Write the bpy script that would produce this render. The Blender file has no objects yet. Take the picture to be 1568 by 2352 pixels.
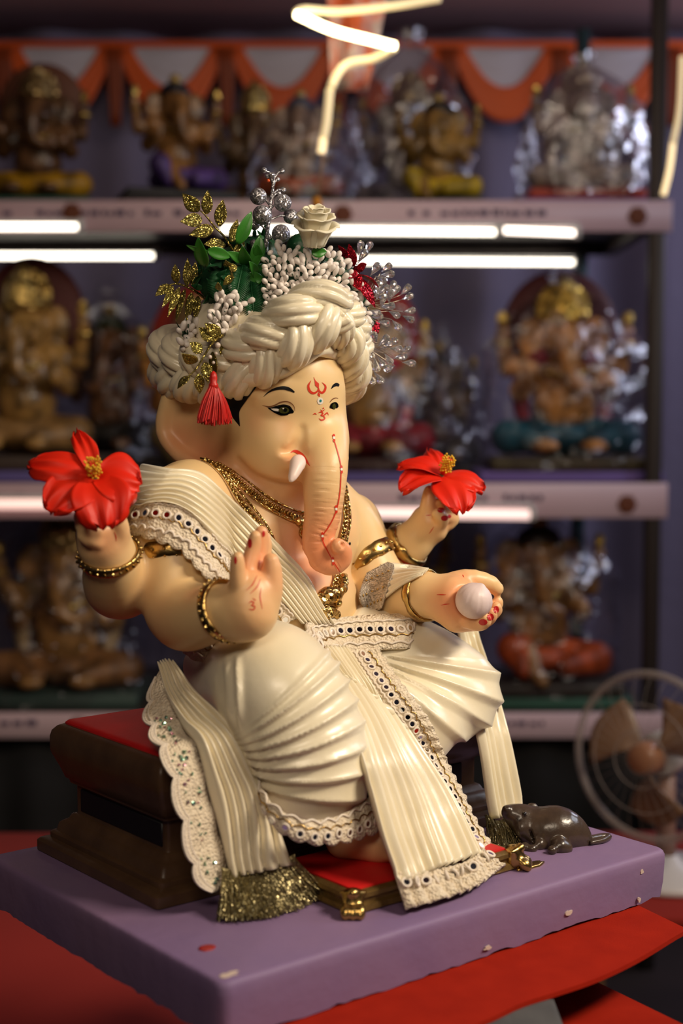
import bpy, bmesh, math, random
import numpy as np
from mathutils import Vector, Matrix
from mathutils.bvhtree import BVHTree

# ------------------------------------------------------------------ camera, world, lights, exposure
SC = bpy.context.scene
FPX = 3267.0                                   # 50 mm lens on a 36 mm tall frame of 2352 px
CAM_Z = 1.2025
PITCH = math.atan((1176 - 950) / FPX)
cam_data = bpy.data.cameras.new('camera')
cam_data.sensor_fit = 'VERTICAL'
cam_data.sensor_height = 36.0
cam_data.sensor_width = 24.0
cam_data.lens = FPX / 2352 * 36.0
cam_data.clip_start = 0.02
cam_data.clip_end = 60
cam_data.dof.use_dof = True
cam_data.dof.focus_distance = 1.31
cam_data.dof.aperture_fstop = 3.0
cam_data.dof.aperture_blades = 8
cam = bpy.data.objects.new('camera', cam_data)
cam.location = (0, 0, CAM_Z)
cam.rotation_euler = (math.pi / 2 - PITCH, 0, 0)
SC.collection.objects.link(cam)
SC.camera = cam

world = bpy.data.worlds.new('world')
SC.world = world
world.use_nodes = True
bgn = world.node_tree.nodes['Background']
bgn.inputs[0].default_value = (0.30, 0.24, 0.30, 1)
bgn.inputs[1].default_value = 0.05

def area(name, loc, target, size, size_y, energy, col, spread=180):
    d = bpy.data.lights.new(name, 'AREA')
    d.shape = 'RECTANGLE'
    d.size, d.size_y, d.energy, d.color = size, size_y, energy, col
    d.spread = math.radians(spread)
    o = bpy.data.objects.new(name, d)
    o.location = loc
    o.rotation_euler = (Vector(target) - Vector(loc)).to_track_quat('-Z', 'Y').to_euler()
    SC.collection.objects.link(o)
    return o

# the stall's lamps over the aisle: a warm bank in front and above on the right, a cool one by the right side; then added fills
area('stall_lamp_warm', (1.40, 0.62, 2.25), (0.22, 1.25, 1.12), 0.8, 0.3, 11.5, (1.0, 0.84, 0.64), 95)
area('stall_lamp_cool', (1.9, 1.75, 2.1), (0.05, 1.3, 1.1), 0.9, 0.4, 9, (0.80, 0.86, 1.0))
area('added_fill_front', (-0.15, -0.6, 2.2), (0.05, 1.3, 1.2), 0.9, 0.4, 3.8, (1.0, 0.82, 0.62), 100)  # added front fill that lifts the near cheek, ear and throne
area('added_wall_light', (1.95, 3.35, 2.0), (0.2, 3.8, 1.5), 0.8, 0.3, 9, (0.78, 0.82, 1.0))  # added cool light, only there to brighten the right of the back wall
area('added_shelf_light', (0.2, 2.0, 2.42), (0.0, 3.2, 1.75), 0.9, 0.3, 1.7, (1.0, 0.82, 0.62), 120)  # added light to brighten the idols on the top shelf

SC.view_settings.view_transform = 'Standard'
SC.view_settings.look = 'None'
SC.view_settings.exposure = 0.0
SC.view_settings.gamma = 1.0
SC.view_settings.use_curve_mapping = False
RND = random.Random(7)
NPR = np.random.RandomState(11)

# ------------------------------------------------------------------ frames
TH = math.radians(39.0)                        # the idol and its slab are turned 39 degrees to the room
CT, ST = math.cos(TH), math.sin(TH)
SLAB_Z = 0.80
OI = np.array([-0.0849 + .25 * CT - .19 * ST, 0.9792 + .25 * ST + .19 * CT, SLAB_Z])
UV = np.array([CT, ST, 0.0]); VV = np.array([-ST, CT, 0.0])
CP, SP = math.cos(PITCH), math.sin(PITCH)
CAMP = np.array([0, 0, CAM_Z])

def to_local(p):
    q = np.asarray(p, float) - OI
    return np.stack([q @ UV, q @ VV, q[..., 2]], -1)
def to_world(l):
    l = np.asarray(l, float)
    return OI + l[..., 0:1] * UV + l[..., 1:2] * VV + l[..., 2:3] * np.array([0, 0, 1.0])
CAML = to_local(CAMP)
def ray(px, py):
    x = (px - 784) / FPX; y = (1176 - py) / FPX
    return np.array([x, CP + y * SP, -SP + y * CP])
def lray(px, py):
    d = ray(px, py)
    return np.array([d @ UV, d @ VV, d[2]])
def at(px, py, y=None, x=None, z=None):
    """point of the idol's frame seen at a photo pixel, at a chosen depth (x, y or z of that frame)"""
    d = lray(px, py)
    if y is not None: t = (y - CAML[1]) / d[1]
    elif x is not None: t = (x - CAML[0]) / d[0]
    else: t = (z - CAML[2]) / d[2]
    return CAML + d * t
def atw(px, py, Y):
    d = ray(px, py)
    return CAMP + d * (Y / d[1])
def lpix(l):
    q = to_world(l) - CAMP
    f = q[..., 1] * CP - q[..., 2] * SP
    return 784 + FPX * q[..., 0] / f, 1176 - FPX * (q[..., 1] * SP + q[..., 2] * CP) / f
def A(*pts):
    return np.array([at(px, py, y=y) for px, py, y in pts])

# ------------------------------------------------------------------ node materials
MATS = {}
def mat(name, col, rough=0.5, metal=0.0, spec=0.5, noise=None, bump=None, coat=0.0, sheen=0.0, trans=0.0, ior=1.45,
        emit=None, alpha=None, glitter=None, tint=None, sss=0.0, rnoise=None, aniso=0.0):
    """col: base colour; noise=(scale, colour2, detail, contrast); bump=(kind, scale, strength, dist)"""
    if name in MATS: return MATS[name]
    m = bpy.data.materials.new(name); m.use_nodes = True
    nt = m.node_tree; N = nt.nodes; Lk = nt.links
    b = N['Principled BSDF']
    b.inputs['Base Color'].default_value = (*col, 1)
    b.inputs['Roughness'].default_value = rough
    b.inputs['Metallic'].default_value = metal
    b.inputs['Specular IOR Level'].default_value = spec
    b.inputs['Coat Weight'].default_value = coat
    b.inputs['Coat Roughness'].default_value = 0.15
    b.inputs['Sheen Weight'].default_value = sheen
    b.inputs['Transmission Weight'].default_value = trans
    b.inputs['IOR'].default_value = ior
    b.inputs['Anisotropic'].default_value = aniso
    if sss:
        b.inputs['Subsurface Weight'].default_value = sss
        b.inputs['Subsurface Radius'].default_value = (0.006, 0.003, 0.0015)
        b.inputs['Subsurface Scale'].default_value = 1.0
    tc = N.new('ShaderNodeTexCoord')
    csock = None
    if noise:
        n = N.new('ShaderNodeTexNoise'); n.inputs['Scale'].default_value = noise[0]
        n.inputs['Detail'].default_value = noise[2] if len(noise) > 2 else 4
        Lk.new(tc.outputs['Object'], n.inputs['Vector'])
        r = N.new('ShaderNodeValToRGB')
        c = noise[3] if len(noise) > 3 else 0.25
        r.color_ramp.elements[0].position = 0.5 - c; r.color_ramp.elements[1].position = 0.5 + c
        r.color_ramp.elements[0].color = (*col, 1); r.color_ramp.elements[1].color = (*noise[1], 1)
        Lk.new(n.outputs['Fac'], r.inputs['Fac']); csock = r.outputs['Color']
    if tint:
        at_ = N.new('ShaderNodeAttribute'); at_.attribute_name = 'tint'
        mx = N.new('ShaderNodeMix'); mx.data_type = 'RGBA'
        mx.inputs[6].default_value = (*col, 1); mx.inputs[7].default_value = (*tint, 1)
        if csock: Lk.new(csock, mx.inputs[6])
        Lk.new(at_.outputs['Fac'], mx.inputs[0]); csock = mx.outputs[2]
    if csock: Lk.new(csock, b.inputs['Base Color'])
    nsock = None
    for bp in ([bump] if bump and not isinstance(bump, list) else (bump or [])):
        kind, sc, st, dist = bp
        if kind == 'noise':
            t = N.new('ShaderNodeTexNoise'); t.inputs['Detail'].default_value = 6; out = t.outputs['Fac']
        elif kind == 'voronoi':
            t = N.new('ShaderNodeTexVoronoi'); out = t.outputs['Distance']
        elif kind == 'edge':
            t = N.new('ShaderNodeTexVoronoi'); t.feature = 'DISTANCE_TO_EDGE'; out = t.outputs['Distance']
        else:
            t = N.new('ShaderNodeTexWave'); out = t.outputs['Fac']; t.inputs['Distortion'].default_value = 3
        t.inputs['Scale'].default_value = sc
        Lk.new(tc.outputs['Object'], t.inputs['Vector'])
        bn = N.new('ShaderNodeBump'); bn.inputs['Strength'].default_value = st; bn.inputs['Distance'].default_value = dist
        Lk.new(out, bn.inputs['Height'])
        if nsock: Lk.new(nsock, bn.inputs['Normal'])
        nsock = bn.outputs['Normal']
    if glitter:
        v = N.new('ShaderNodeTexVoronoi'); v.inputs['Scale'].default_value = glitter[0]
        Lk.new(tc.outputs['Object'], v.inputs['Vector'])
        g = N.new('ShaderNodeNewGeometry')
        s = N.new('ShaderNodeVectorMath'); s.operation = 'SUBTRACT'; s.inputs[1].default_value = (.5, .5, .5)
        Lk.new(v.outputs['Color'], s.inputs[0])
        k = N.new('ShaderNodeVectorMath'); k.operation = 'SCALE'; k.inputs['Scale'].default_value = glitter[1]
        Lk.new(s.outputs[0], k.inputs[0])
        a2 = N.new('ShaderNodeVectorMath'); a2.operation = 'ADD'
        Lk.new(g.outputs['Normal'], a2.inputs[0]); Lk.new(k.outputs[0], a2.inputs[1])
        nn = N.new('ShaderNodeVectorMath'); nn.operation = 'NORMALIZE'
        Lk.new(a2.outputs[0], nn.inputs[0]); nsock = nn.outputs[0]
    if nsock: Lk.new(nsock, b.inputs['Normal'])
    if emit:
        b.inputs['Emission Color'].default_value = (*emit[0], 1); b.inputs['Emission Strength'].default_value = emit[1]
    if alpha is not None:
        if isinstance(alpha, tuple):           # pierced cloth: holes between the threads
            v = N.new('ShaderNodeTexVoronoi'); v.feature = 'DISTANCE_TO_EDGE'; v.inputs['Scale'].default_value = alpha[0]
            Lk.new(tc.outputs['Object'], v.inputs['Vector'])
            q = N.new('ShaderNodeMath'); q.operation = 'LESS_THAN'; q.inputs[1].default_value = alpha[1]
            Lk.new(v.outputs['Distance'], q.inputs[0]); Lk.new(q.outputs[0], b.inputs['Alpha'])
        else:
            b.inputs['Alpha'].default_value = alpha
    MATS[name] = m
    return m

SKIN = mat('painted_skin', (0.80, 0.57, 0.29), rough=0.38, spec=0.45, tint=(0.80, 0.26, 0.12), sss=0.12, noise=(9, (0.78, 0.54, 0.26), 2))
SATIN = mat('ivory_satin', (0.84, 0.76, 0.58), rough=0.28, spec=0.75, sheen=0.2, coat=0.05, bump=[('noise', 900, 0.05, 0.0006), ('noise', 55, 0.12, 0.004)], noise=(14, (0.80, 0.71, 0.50), 2))
LACE = mat('ivory_lace', (0.84, 0.74, 0.58), rough=0.8, spec=0.2, bump=[('voronoi', 420, 0.9, 0.002), ('noise', 700, 0.6, 0.001)], noise=(260, (0.72, 0.60, 0.44), 3))
LACE_OPEN = mat('open_lace', (0.78, 0.68, 0.56), rough=0.8, spec=0.2, bump=('noise', 700, 0.5, 0.001), alpha=(330, 0.14))
GOLD = mat('gold_paint', (0.55, 0.36, 0.12), rough=0.27, metal=1.0, bump=('noise', 130, 0.25, 0.002), noise=(60, (0.42, 0.27, 0.09), 3))
GOLDRAW = mat('gold_cast', (0.55, 0.37, 0.13), rough=0.25, metal=1.0, bump=[('voronoi', 210, 0.8, 0.003), ('noise', 300, 0.3, 0.001)])
PURPLE = mat('purple_paint', (0.195, 0.128, 0.265), rough=0.55, spec=0.35, noise=(11, (0.245, 0.155, 0.27), 6, 0.3), bump=[('noise', 28, 0.35, 0.004), ('noise', 260, 0.08, 0.001)])
WOOD = mat('dark_stain', (0.060, 0.030, 0.016), rough=0.38, spec=0.5, noise=(30, (0.11, 0.058, 0.028), 6), bump=('noise', 90, 0.2, 0.002))
REDPAINT = mat('red_paint', (0.62, 0.012, 0.012), rough=0.5, bump=('noise', 120, 0.15, 0.001), noise=(12, (0.52, 0.01, 0.01), 4))
FELT = mat('red_felt', (0.34, 0.016, 0.005), rough=0.95, spec=0.1, noise=(40, (0.28, 0.012, 0.004), 6), bump=('noise', 900, 0.3, 0.001))
BLACKPAINT = mat('black_paint', (0.006, 0.005, 0.005), rough=0.35)
REDLINE = mat('red_line_paint', (0.62, 0.035, 0.012), rough=0.45)
WHITEPAINT = mat('white_paint', (0.82, 0.76, 0.68), rough=0.35)
MIRROR = mat('mirror_disc', (0.75, 0.78, 0.85), rough=0.04, metal=1.0)

# ------------------------------------------------------------------ objects
COL = SC.collection
FRAME = {}
def thing(name, label, cat, base=(0, 0, 0), rot=TH, group=None, world=False):
    """an Empty at the base of a thing; base in the idol's frame unless world"""
    o = bpy.data.objects.new(name, None); COL.objects.link(o)
    b = np.array(base, float)
    o.location = b if world else to_world(b)
    o.rotation_euler = (0, 0, rot)
    o.empty_display_size = 0.02
    o['label'] = label; o['category'] = cat
    if group: o['group'] = group
    FRAME[o.name] = b
    return o
def mesh(name, V, F, m, parent=None, smooth=True, base=None, attr=None, mats=None, midx=None, label=None, crease=None):
    me = bpy.data.meshes.new(name)
    V = np.asarray(V, float)
    if base is not None: V = V - np.asarray(base)
    elif parent is not None and parent.name in FRAME: V = V - FRAME[parent.name]
    me.from_pydata(V.tolist(), [], [tuple(int(i) for i in f) for f in F])
    if mats:
        for q in mats: me.materials.append(q)
        if midx is not None: me.polygons.foreach_set('material_index', np.asarray(midx, np.int32))
    else: me.materials.append(m)
    if smooth:
        me.polygons.foreach_set('use_smooth', np.ones(len(me.polygons), bool))
        if crease: me.set_sharp_from_angle(angle=math.radians(crease))
    if attr:
        for k, v in attr.items():
            a = me.attributes.new(k, 'FLOAT', 'POINT'); a.data.foreach_set('value', np.asarray(v, np.float32))
    me.update()
    o = bpy.data.objects.new(name, me); COL.objects.link(o)
    if parent is not None:
        o.parent = parent
        root = parent
        while root.parent is not None: root = root.parent
        FRAME[o.name] = FRAME.get(parent.name, FRAME.get(root.name))
    if label: o['label'] = label
    return o
def tag(o, label, cat, group=None, kind=None):
    if label: o['label'] = label
    if cat: o['category'] = cat
    if group: o['group'] = group
    if kind: o['kind'] = kind
    return o
def share(src, name, parent, M):
    """a copy of a piece that shares its mesh, placed by a 4x4 matrix given in the frame of the parent's meshes"""
    o = src.copy(); o.name = name; COL.objects.link(o); o.parent = parent
    o.matrix_local = M
    return o

# ------------------------------------------------------------------ curves and sheets
def spline(pts, n):
    """Catmull-Rom through pts, n samples"""
    P = np.asarray(pts, float)
    if P.ndim == 1: P = P[:, None]
    if len(P) == 2: 
        t = np.linspace(0, 1, n)[:, None]
        return P[0] * (1 - t) + P[1] * t
    E = np.vstack([2 * P[0] - P[1], P, 2 * P[-1] - P[-2]])
    d = np.maximum(np.linalg.norm(np.diff(P, axis=0), axis=1), 1e-9)
    s = np.concatenate([[0], np.cumsum(d)]); s /= s[-1]
    T = np.linspace(0, 1, n)
    i = np.clip(np.searchsorted(s, T, side='right') - 1, 0, len(P) - 2)
    u = ((T - s[i]) / (s[i + 1] - s[i]))[:, None]
    p0, p1, p2, p3 = E[i], E[i + 1], E[i + 2], E[i + 3]
    return 0.5 * (2 * p1 + (p2 - p0) * u + (2 * p0 - 5 * p1 + 4 * p2 - p3) * u ** 2 + (3 * p1 - p0 - 3 * p2 + p3) * u ** 3)
def interp(vals, n):
    v = np.asarray(vals, float)
    return np.interp(np.linspace(0, 1, n), np.linspace(0, 1, len(v)), v)
def nrm(v):
    v = np.asarray(v, float)
    return v / np.maximum(np.linalg.norm(v, axis=-1, keepdims=True), 1e-12)
def frames(P, closed=False, up=None):
    P = np.asarray(P, float); n = len(P)
    T = np.gradient(P, axis=0)
    if closed: T = np.roll(P, -1, 0) - np.roll(P, 1, 0)
    T = nrm(T)
    if up is not None:
        up = np.broadcast_to(np.asarray(up, float), P.shape)
        B = nrm(np.cross(T, up)); N = np.cross(B, T)
        return T, N, B
    a = np.array([0, 0, 1.0]) if abs(T[0][2]) < 0.9 else np.array([1.0, 0, 0])
    N = np.zeros_like(P); N[0] = nrm(a - T[0] * (a @ T[0]))
    for i in range(1, n):
        v = N[i - 1] - T[i] * (N[i - 1] @ T[i]); N[i] = nrm(v)
    return T, N, np.cross(T, N)
def gridfaces(nu, nv, closeu=False, closev=False, off=0):
    """grid indexed [i*nv+j]"""
    I = np.arange(nu if closeu else nu - 1); J = np.arange(nv if closev else nv - 1)
    i, j = np.meshgrid(I, J, indexing='ij'); i2 = (i + 1) % nu; j2 = (j + 1) % nv
    return (np.stack([i * nv + j, i2 * nv + j, i2 * nv + j2, i * nv + j2], -1).reshape(-1, 4) + off).tolist()
def tube(P, r, seg=10, closed=False, caps=True, mod=None, flat=(1, 1), up=None, round_ends=False):
    P = np.asarray(P, float)
    n = len(P); r = np.broadcast_to(np.asarray(r, float), (n,)) if np.ndim(r) < 2 and len(np.atleast_1d(r)) in (1, n) else interp(r, n)
    T, N, B = frames(P, closed, up)
    a = np.arange(seg) * 2 * math.pi / seg
    rr = r[:, None] * np.ones(seg)
    if mod is not None: rr = rr * mod(np.linspace(0, 1, n)[:, None], a[None, :])
    V = P[:, None, :] + rr[..., None] * (flat[0] * np.cos(a)[None, :, None] * N[:, None, :] + flat[1] * np.sin(a)[None, :, None] * B[:, None, :])
    V = V.reshape(-1, 3)
    F = [q[::-1] for q in gridfaces(n, seg, closeu=closed, closev=True)]
    if caps and not closed:
        F.append(list(range(seg))[::-1]); F.append(list(range((n - 1) * seg, n * seg)))
    return V, F
def join(parts):
    V = []; F = []; o = 0
    for v, f in parts:
        v = np.asarray(v, float); V.append(v); F += [[i + o for i in q] for q in f]; o += len(v)
    return np.vstack(V), F
def ellipsoid(c, r, nu=16, nv=10, R=None):
    th = np.linspace(0, math.pi, nv)[1:-1]; ph = np.arange(nu) * 2 * math.pi / nu
    V = [[0, 0, 1]]
    for t in th:
        for p in ph: V.append([math.sin(t) * math.cos(p), math.sin(t) * math.sin(p), math.cos(t)])
    V.append([0, 0, -1]); V = np.array(V) * np.asarray(r, float)
    if R is not None: V = V @ np.asarray(R).T
    V = V + np.asarray(c, float)
    F = [[0, 1 + j, 1 + (j + 1) % nu] for j in range(nu)]
    m = len(th)
    for i in range(m - 1):
        for j in range(nu):
            a = 1 + i * nu + j; b = 1 + i * nu + (j + 1) % nu
            F.append([a, a + nu, b + nu, b])
    e = len(V) - 1
    F += [[e, 1 + (m - 1) * nu + (j + 1) % nu, 1 + (m - 1) * nu + j] for j in range(nu)]
    return V, F
def lathe(prof, seg=24, c=(0, 0, 0), R=None):
    prof = np.asarray(prof, float); a = np.arange(seg) * 2 * math.pi / seg
    V = np.stack([prof[:, None, 0] * np.cos(a), prof[:, None, 0] * np.sin(a), prof[:, None, 1] * np.ones(seg)], -1).reshape(-1, 3)
    if R is not None: V = V @ np.asarray(R).T
    F = [q[::-1] for q in gridfaces(len(prof), seg, closev=True)]
    F.append(list(range(seg))[::-1]); F.append(list(range((len(prof) - 1) * seg, len(prof) * seg)))
    return V + np.asarray(c, float), F
def basis(z, x=None):
    z = nrm(z)
    if x is None: x = np.array([1.0, 0, 0]) if abs(z[0]) < 0.9 else np.array([0, 1.0, 0])
    x = nrm(np.asarray(x, float) - z * (np.asarray(x, float) @ z)); y = np.cross(z, x)
    return np.stack([x, y, z], 1)              # columns
def mat4(R, t, s=1.0):
    M = np.eye(4); M[:3, :3] = np.asarray(R) * s; M[:3, 3] = t
    return Matrix(M.tolist())
def gridnormals(G):
    du = np.gradient(G, axis=0); dv = np.gradient(G, axis=1)
    return nrm(np.cross(du, dv))
def sheet(G, t, closeu=False):
    """a sheet with thickness t from a grid of points (front side = along the grid normals)"""
    G = np.asarray(G, float); nu, nv, _ = G.shape
    Nn = gridnormals(G)
    V = np.vstack([G.reshape(-1, 3), (G - Nn * t).reshape(-1, 3)]); m = nu * nv
    F = gridfaces(nu, nv, closeu) + [q[::-1] for q in gridfaces(nu, nv, closeu, off=m)]
    idx = lambda i, j: i * nv + j
    rng = range(nu) if closeu else range(nu - 1)
    for i in rng:
        k = (i + 1) % nu
        F.append([idx(i, 0), idx(i, 0) + m, idx(k, 0) + m, idx(k, 0)])
        F.append([idx(i, nv - 1), idx(k, nv - 1), idx(k, nv - 1) + m, idx(i, nv - 1) + m])
    if not closeu:
        for j in range(nv - 1):
            F.append([idx(0, j), idx(0, j + 1), idx(0, j + 1) + m, idx(0, j) + m])
            F.append([idx(nu - 1, j), idx(nu - 1, j) + m, idx(nu - 1, j + 1) + m, idx(nu - 1, j + 1)])
    return V, F
def bevel_box(lo, hi, bev, seg=2, jag=None):
    bm = bmesh.new(); bmesh.ops.create_cube(bm, size=1)
    lo = np.array(lo, float); hi = np.array(hi, float)
    for v in bm.verts: v.co = Vector(((np.array(v.co) + .5) * (hi - lo) + lo).tolist())
    if bev: bmesh.ops.bevel(bm, geom=bm.edges[:], offset=bev, segments=seg, affect='EDGES', profile=0.5)
    V = np.array([v.co[:] for v in bm.verts]); F = [[v.index for v in f.verts] for f in bm.faces]
    bm.free()
    return V, F

# ------------------------------------------------------------------ distance fields and their surfaces
class Field:
    def __init__(s, lo, hi, h):
        s.lo = np.array(lo, float); s.h = h
        s.n = np.ceil((np.array(hi) - s.lo) / h).astype(int) + 1
        s.ax = [np.float32(s.lo[i]) + np.float32(h) * np.arange(s.n[i], dtype=np.float32) for i in range(3)]
        s.D = np.full(tuple(s.n), 0.05, np.float32)
    def box(s, lo, hi):
        a = np.clip(np.floor((np.array(lo) - s.lo) / s.h).astype(int), 0, s.n - 1)
        b = np.clip(np.ceil((np.array(hi) - s.lo) / s.h).astype(int) + 1, 1, s.n)
        if np.any(b <= a): return None, None
        sl = tuple(slice(a[i], b[i]) for i in range(3))
        X = [s.ax[0][sl[0]][:, None, None], s.ax[1][sl[1]][None, :, None], s.ax[2][sl[2]][None, None, :]]
        return sl, X
    def put(s, sl, d, k, op='u'):
        a = s.D[sl]
        if op == 'u':
            if k > 0:
                h = np.maximum(k - np.abs(a - d), 0) / k
                s.D[sl] = np.minimum(a, d) - h * h * k * np.float32(.25)
            else: s.D[sl] = np.minimum(a, d)
        else:
            d = -d
            if k > 0:
                h = np.maximum(k - np.abs(a - d), 0) / k
                s.D[sl] = np.maximum(a, d) + h * h * k * np.float32(.25)
            else: s.D[sl] = np.maximum(a, d)
    def ell(s, c, r, k=0.01, R=None, op='u'):
        c = np.asarray(c, float); r = np.asarray(r, float); m = max(r) + max(k, .004) + 3 * s.h
        sl, X = s.box(c - m, c + m)
        if sl is None: return
        q = [X[i] - np.float32(c[i]) for i in range(3)]
        if R is not None:
            R = np.asarray(R, np.float32)
            q = [R[0, i] * q[0] + R[1, i] * q[1] + R[2, i] * q[2] for i in range(3)]
        a = np.sqrt((q[0] / np.float32(r[0])) ** 2 + (q[1] / np.float32(r[1])) ** 2 + (q[2] / np.float32(r[2])) ** 2)
        b = np.sqrt((q[0] / np.float32(r[0] ** 2)) ** 2 + (q[1] / np.float32(r[1] ** 2)) ** 2 + (q[2] / np.float32(r[2] ** 2)) ** 2) + 1e-6
        s.put(sl, (a * (a - 1) / b).astype(np.float32), k, op)
    def cone_d(s, X, p0, p1, r0, r1):
        ab = p1 - p0; L2 = float(ab @ ab) + 1e-12
        q = [X[i] - np.float32(p0[i]) for i in range(3)]
        t = np.clip((q[0] * np.float32(ab[0]) + q[1] * np.float32(ab[1]) + q[2] * np.float32(ab[2])) / np.float32(L2), 0, 1)
        d = np.sqrt((q[0] - t * np.float32(ab[0])) ** 2 + (q[1] - t * np.float32(ab[1])) ** 2 + (q[2] - t * np.float32(ab[2])) ** 2)
        return d - (np.float32(r0) + t * np.float32(r1 - r0))
    def chain(s, P, r, k=0.01, ki=0.006, n=None, op='u'):
        """tapered limb through P, smooth within itself (ki), blended into the rest by k"""
        P = np.asarray(P, float); r = np.asarray(r, float)
        if n: 
            rr = interp(r, n) if len(r) != len(P) else spline(r, n)[:, 0]
            P = spline(P, n); r = rr
        m = max(r) + max(k, .004) + 3 * s.h
        sl, X = s.box(P.min(0) - m, P.max(0) + m)
        if sl is None: return
        d = None
        for i in range(len(P) - 1):
            e = s.cone_d(X, P[i], P[i + 1], r[i], r[i + 1])
            if d is None: d = e
            elif ki > 0:
                h = np.maximum(ki - np.abs(d - e), 0) / ki; d = np.minimum(d, e) - h * h * ki * np.float32(.25)
            else: d = np.minimum(d, e)
        s.put(sl, d.astype(np.float32), k, op)
    def slab(s, poly, O, R, t, rnd, k, bend=None):
        """a plate: 2-D polygon in the plane R[:,0],R[:,1] at O, half thickness t, edge rounding, bent by bend(u,v)"""
        poly = np.asarray(poly, float); R = np.asarray(R, np.float32)
        W = np.asarray(O) + poly @ np.asarray(R[:, :2], float).T
        m = rnd + t + k + .02
        sl, X = s.box(W.min(0) - m, W.max(0) + m)
        q = [X[i] - np.float32(O[i]) for i in range(3)]
        u, v, w = [R[0, i] * q[0] + R[1, i] * q[1] + R[2, i] * q[2] for i in range(3)]
        if bend is not None: w = w - bend(u, v)
        d = np.full(u.shape, 1e9, np.float32); sg = np.ones(u.shape, np.float32); n = len(poly)
        for i in range(n):
            a = poly[i]; b = poly[i - 1]; e = b - a
            pu = u - np.float32(a[0]); pv = v - np.float32(a[1])
            tt = np.clip((pu * e[0] + pv * e[1]) / (e @ e), 0, 1).astype(np.float32)
            d = np.minimum(d, (pu - tt * np.float32(e[0])) ** 2 + (pv - tt * np.float32(e[1])) ** 2)
            c1 = v >= a[1]; c2 = v < b[1]; c3 = e[0] * pv > e[1] * pu
            fl = (c1 & c2 & c3) | (~c1 & ~c2 & ~c3)
            sg = np.where(fl, -sg, sg)
        d = sg * np.sqrt(d)
        dx = d + np.float32(rnd); dw = np.abs(w) - np.float32(t) + np.float32(rnd)
        D = np.minimum(np.maximum(dx, dw), 0) + np.sqrt(np.maximum(dx, 0) ** 2 + np.maximum(dw, 0) ** 2) - np.float32(rnd)
        s.put(sl, D.astype(np.float32), k)
    def sample(s, P):
        P = np.asarray(P, float); g = (P - s.lo) / s.h
        g = np.clip(g, 0, s.n - 1.001); i = g.astype(int); f = g - i
        out = 0
        for a in (0, 1):
            for b in (0, 1):
                for c in (0, 1):
                    w = (f[..., 0] if a else 1 - f[..., 0]) * (f[..., 1] if b else 1 - f[..., 1]) * (f[..., 2] if c else 1 - f[..., 2])
                    out = out + w * s.D[i[..., 0] + a, i[..., 1] + b, i[..., 2] + c]
        return out
    def grad(s, P, e=None):
        e = e or s.h; g = []
        for a in range(3):
            d = np.zeros(3); d[a] = e
            g.append(s.sample(P + d) - s.sample(P - d))
        return nrm(np.stack(g, -1))
    def snap(s, P, off, steps=6, both=True, dirn=None):
        """bring points to distance off from the surface (both) or only push out those closer than off"""
        P = np.array(P, float)
        for _ in range(steps):
            d = s.sample(P); g = s.grad(P) if dirn is None else np.broadcast_to(dirn, P.shape)
            mv = off - d
            if not both: mv = np.maximum(mv, 0)
            P = P + g * (np.clip(mv, -.02, .02) * .9)[..., None]
        return P
    def mesh(s):
        D = s.D; ins = D < 0
        n0, n1, n2 = D.shape
        c = np.zeros((n0 - 1, n1 - 1, n2 - 1), np.uint8)
        for a in (0, 1):
            for b in (0, 1):
                for e in (0, 1):
                    c += ins[a:n0 - 1 + a, b:n1 - 1 + b, e:n2 - 1 + e]
        act = (c > 0) & (c < 8)
        I, J, K = np.nonzero(act)
        ID = np.full(act.shape, -1, np.int32); ID[I, J, K] = np.arange(len(I))
        vs = np.zeros((len(I), 3)); w = np.zeros(len(I))
        corners = [(a, b, e) for a in (0, 1) for b in (0, 1) for e in (0, 1)]
        val = {q: D[I + q[0], J + q[1], K + q[2]] for q in corners}
        for q in corners:
            for ax in range(3):
                if q[ax] == 0:
                    p = list(q); p[ax] = 1; p = tuple(p)
                    a, b = val[q], val[p]; cr = (a < 0) != (b < 0)
                    t = np.where(cr, a / np.where(cr, a - b, 1), 0)
                    pos = np.zeros((len(I), 3)); pos[:] = q; pos[:, ax] += t
                    vs += pos * cr[:, None]; w += cr
        vs = vs / w[:, None] + np.stack([I, J, K], 1)
        V = s.lo + vs * s.h
        F = []
        for ax in range(3):
            b, e = [(1, 2), (2, 0), (0, 1)][ax]
            sA = [slice(None)] * 3; sB = [slice(None)] * 3
            sA[ax] = slice(0, -1); sB[ax] = slice(1, None)
            a0 = ins[tuple(sA)]; a1 = ins[tuple(sB)]
            for flip in (0, 1):
                cr = (a0 & ~a1) if not flip else (~a0 & a1)
                idx = np.stack(np.nonzero(cr), 1)
                idx = idx[(idx[:, b] > 0) & (idx[:, e] > 0) & (idx[:, b] < D.shape[b] - 1) & (idx[:, e] < D.shape[e] - 1)]
                o1 = np.zeros(3, int); o1[b] = 1; o2 = np.zeros(3, int); o2[e] = 1
                g = lambda q: ID[q[:, 0], q[:, 1], q[:, 2]]
                quad = np.stack([g(idx - o1 - o2), g(idx - o2), g(idx), g(idx - o1)], 1)
                if flip: quad = quad[:, ::-1]
                F.append(quad)
        F = np.vstack(F); F = F[(F >= 0).all(1)]
        return V, F
def relax(V, F, it=2, lam=.5):
    F = np.asarray(F); V = np.array(V)
    e = np.vstack([F[:, [0, 1]], F[:, [1, 2]], F[:, [2, 3]], F[:, [3, 0]]]); e = np.vstack([e, e[:, ::-1]])
    cnt = np.bincount(e[:, 0], minlength=len(V))[:, None]
    for _ in range(it):
        acc = np.stack([np.bincount(e[:, 0], weights=V[e[:, 1], a], minlength=len(V)) for a in range(3)], 1)
        V = V + lam * (acc / np.maximum(cnt, 1) - V)
    return V

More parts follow.
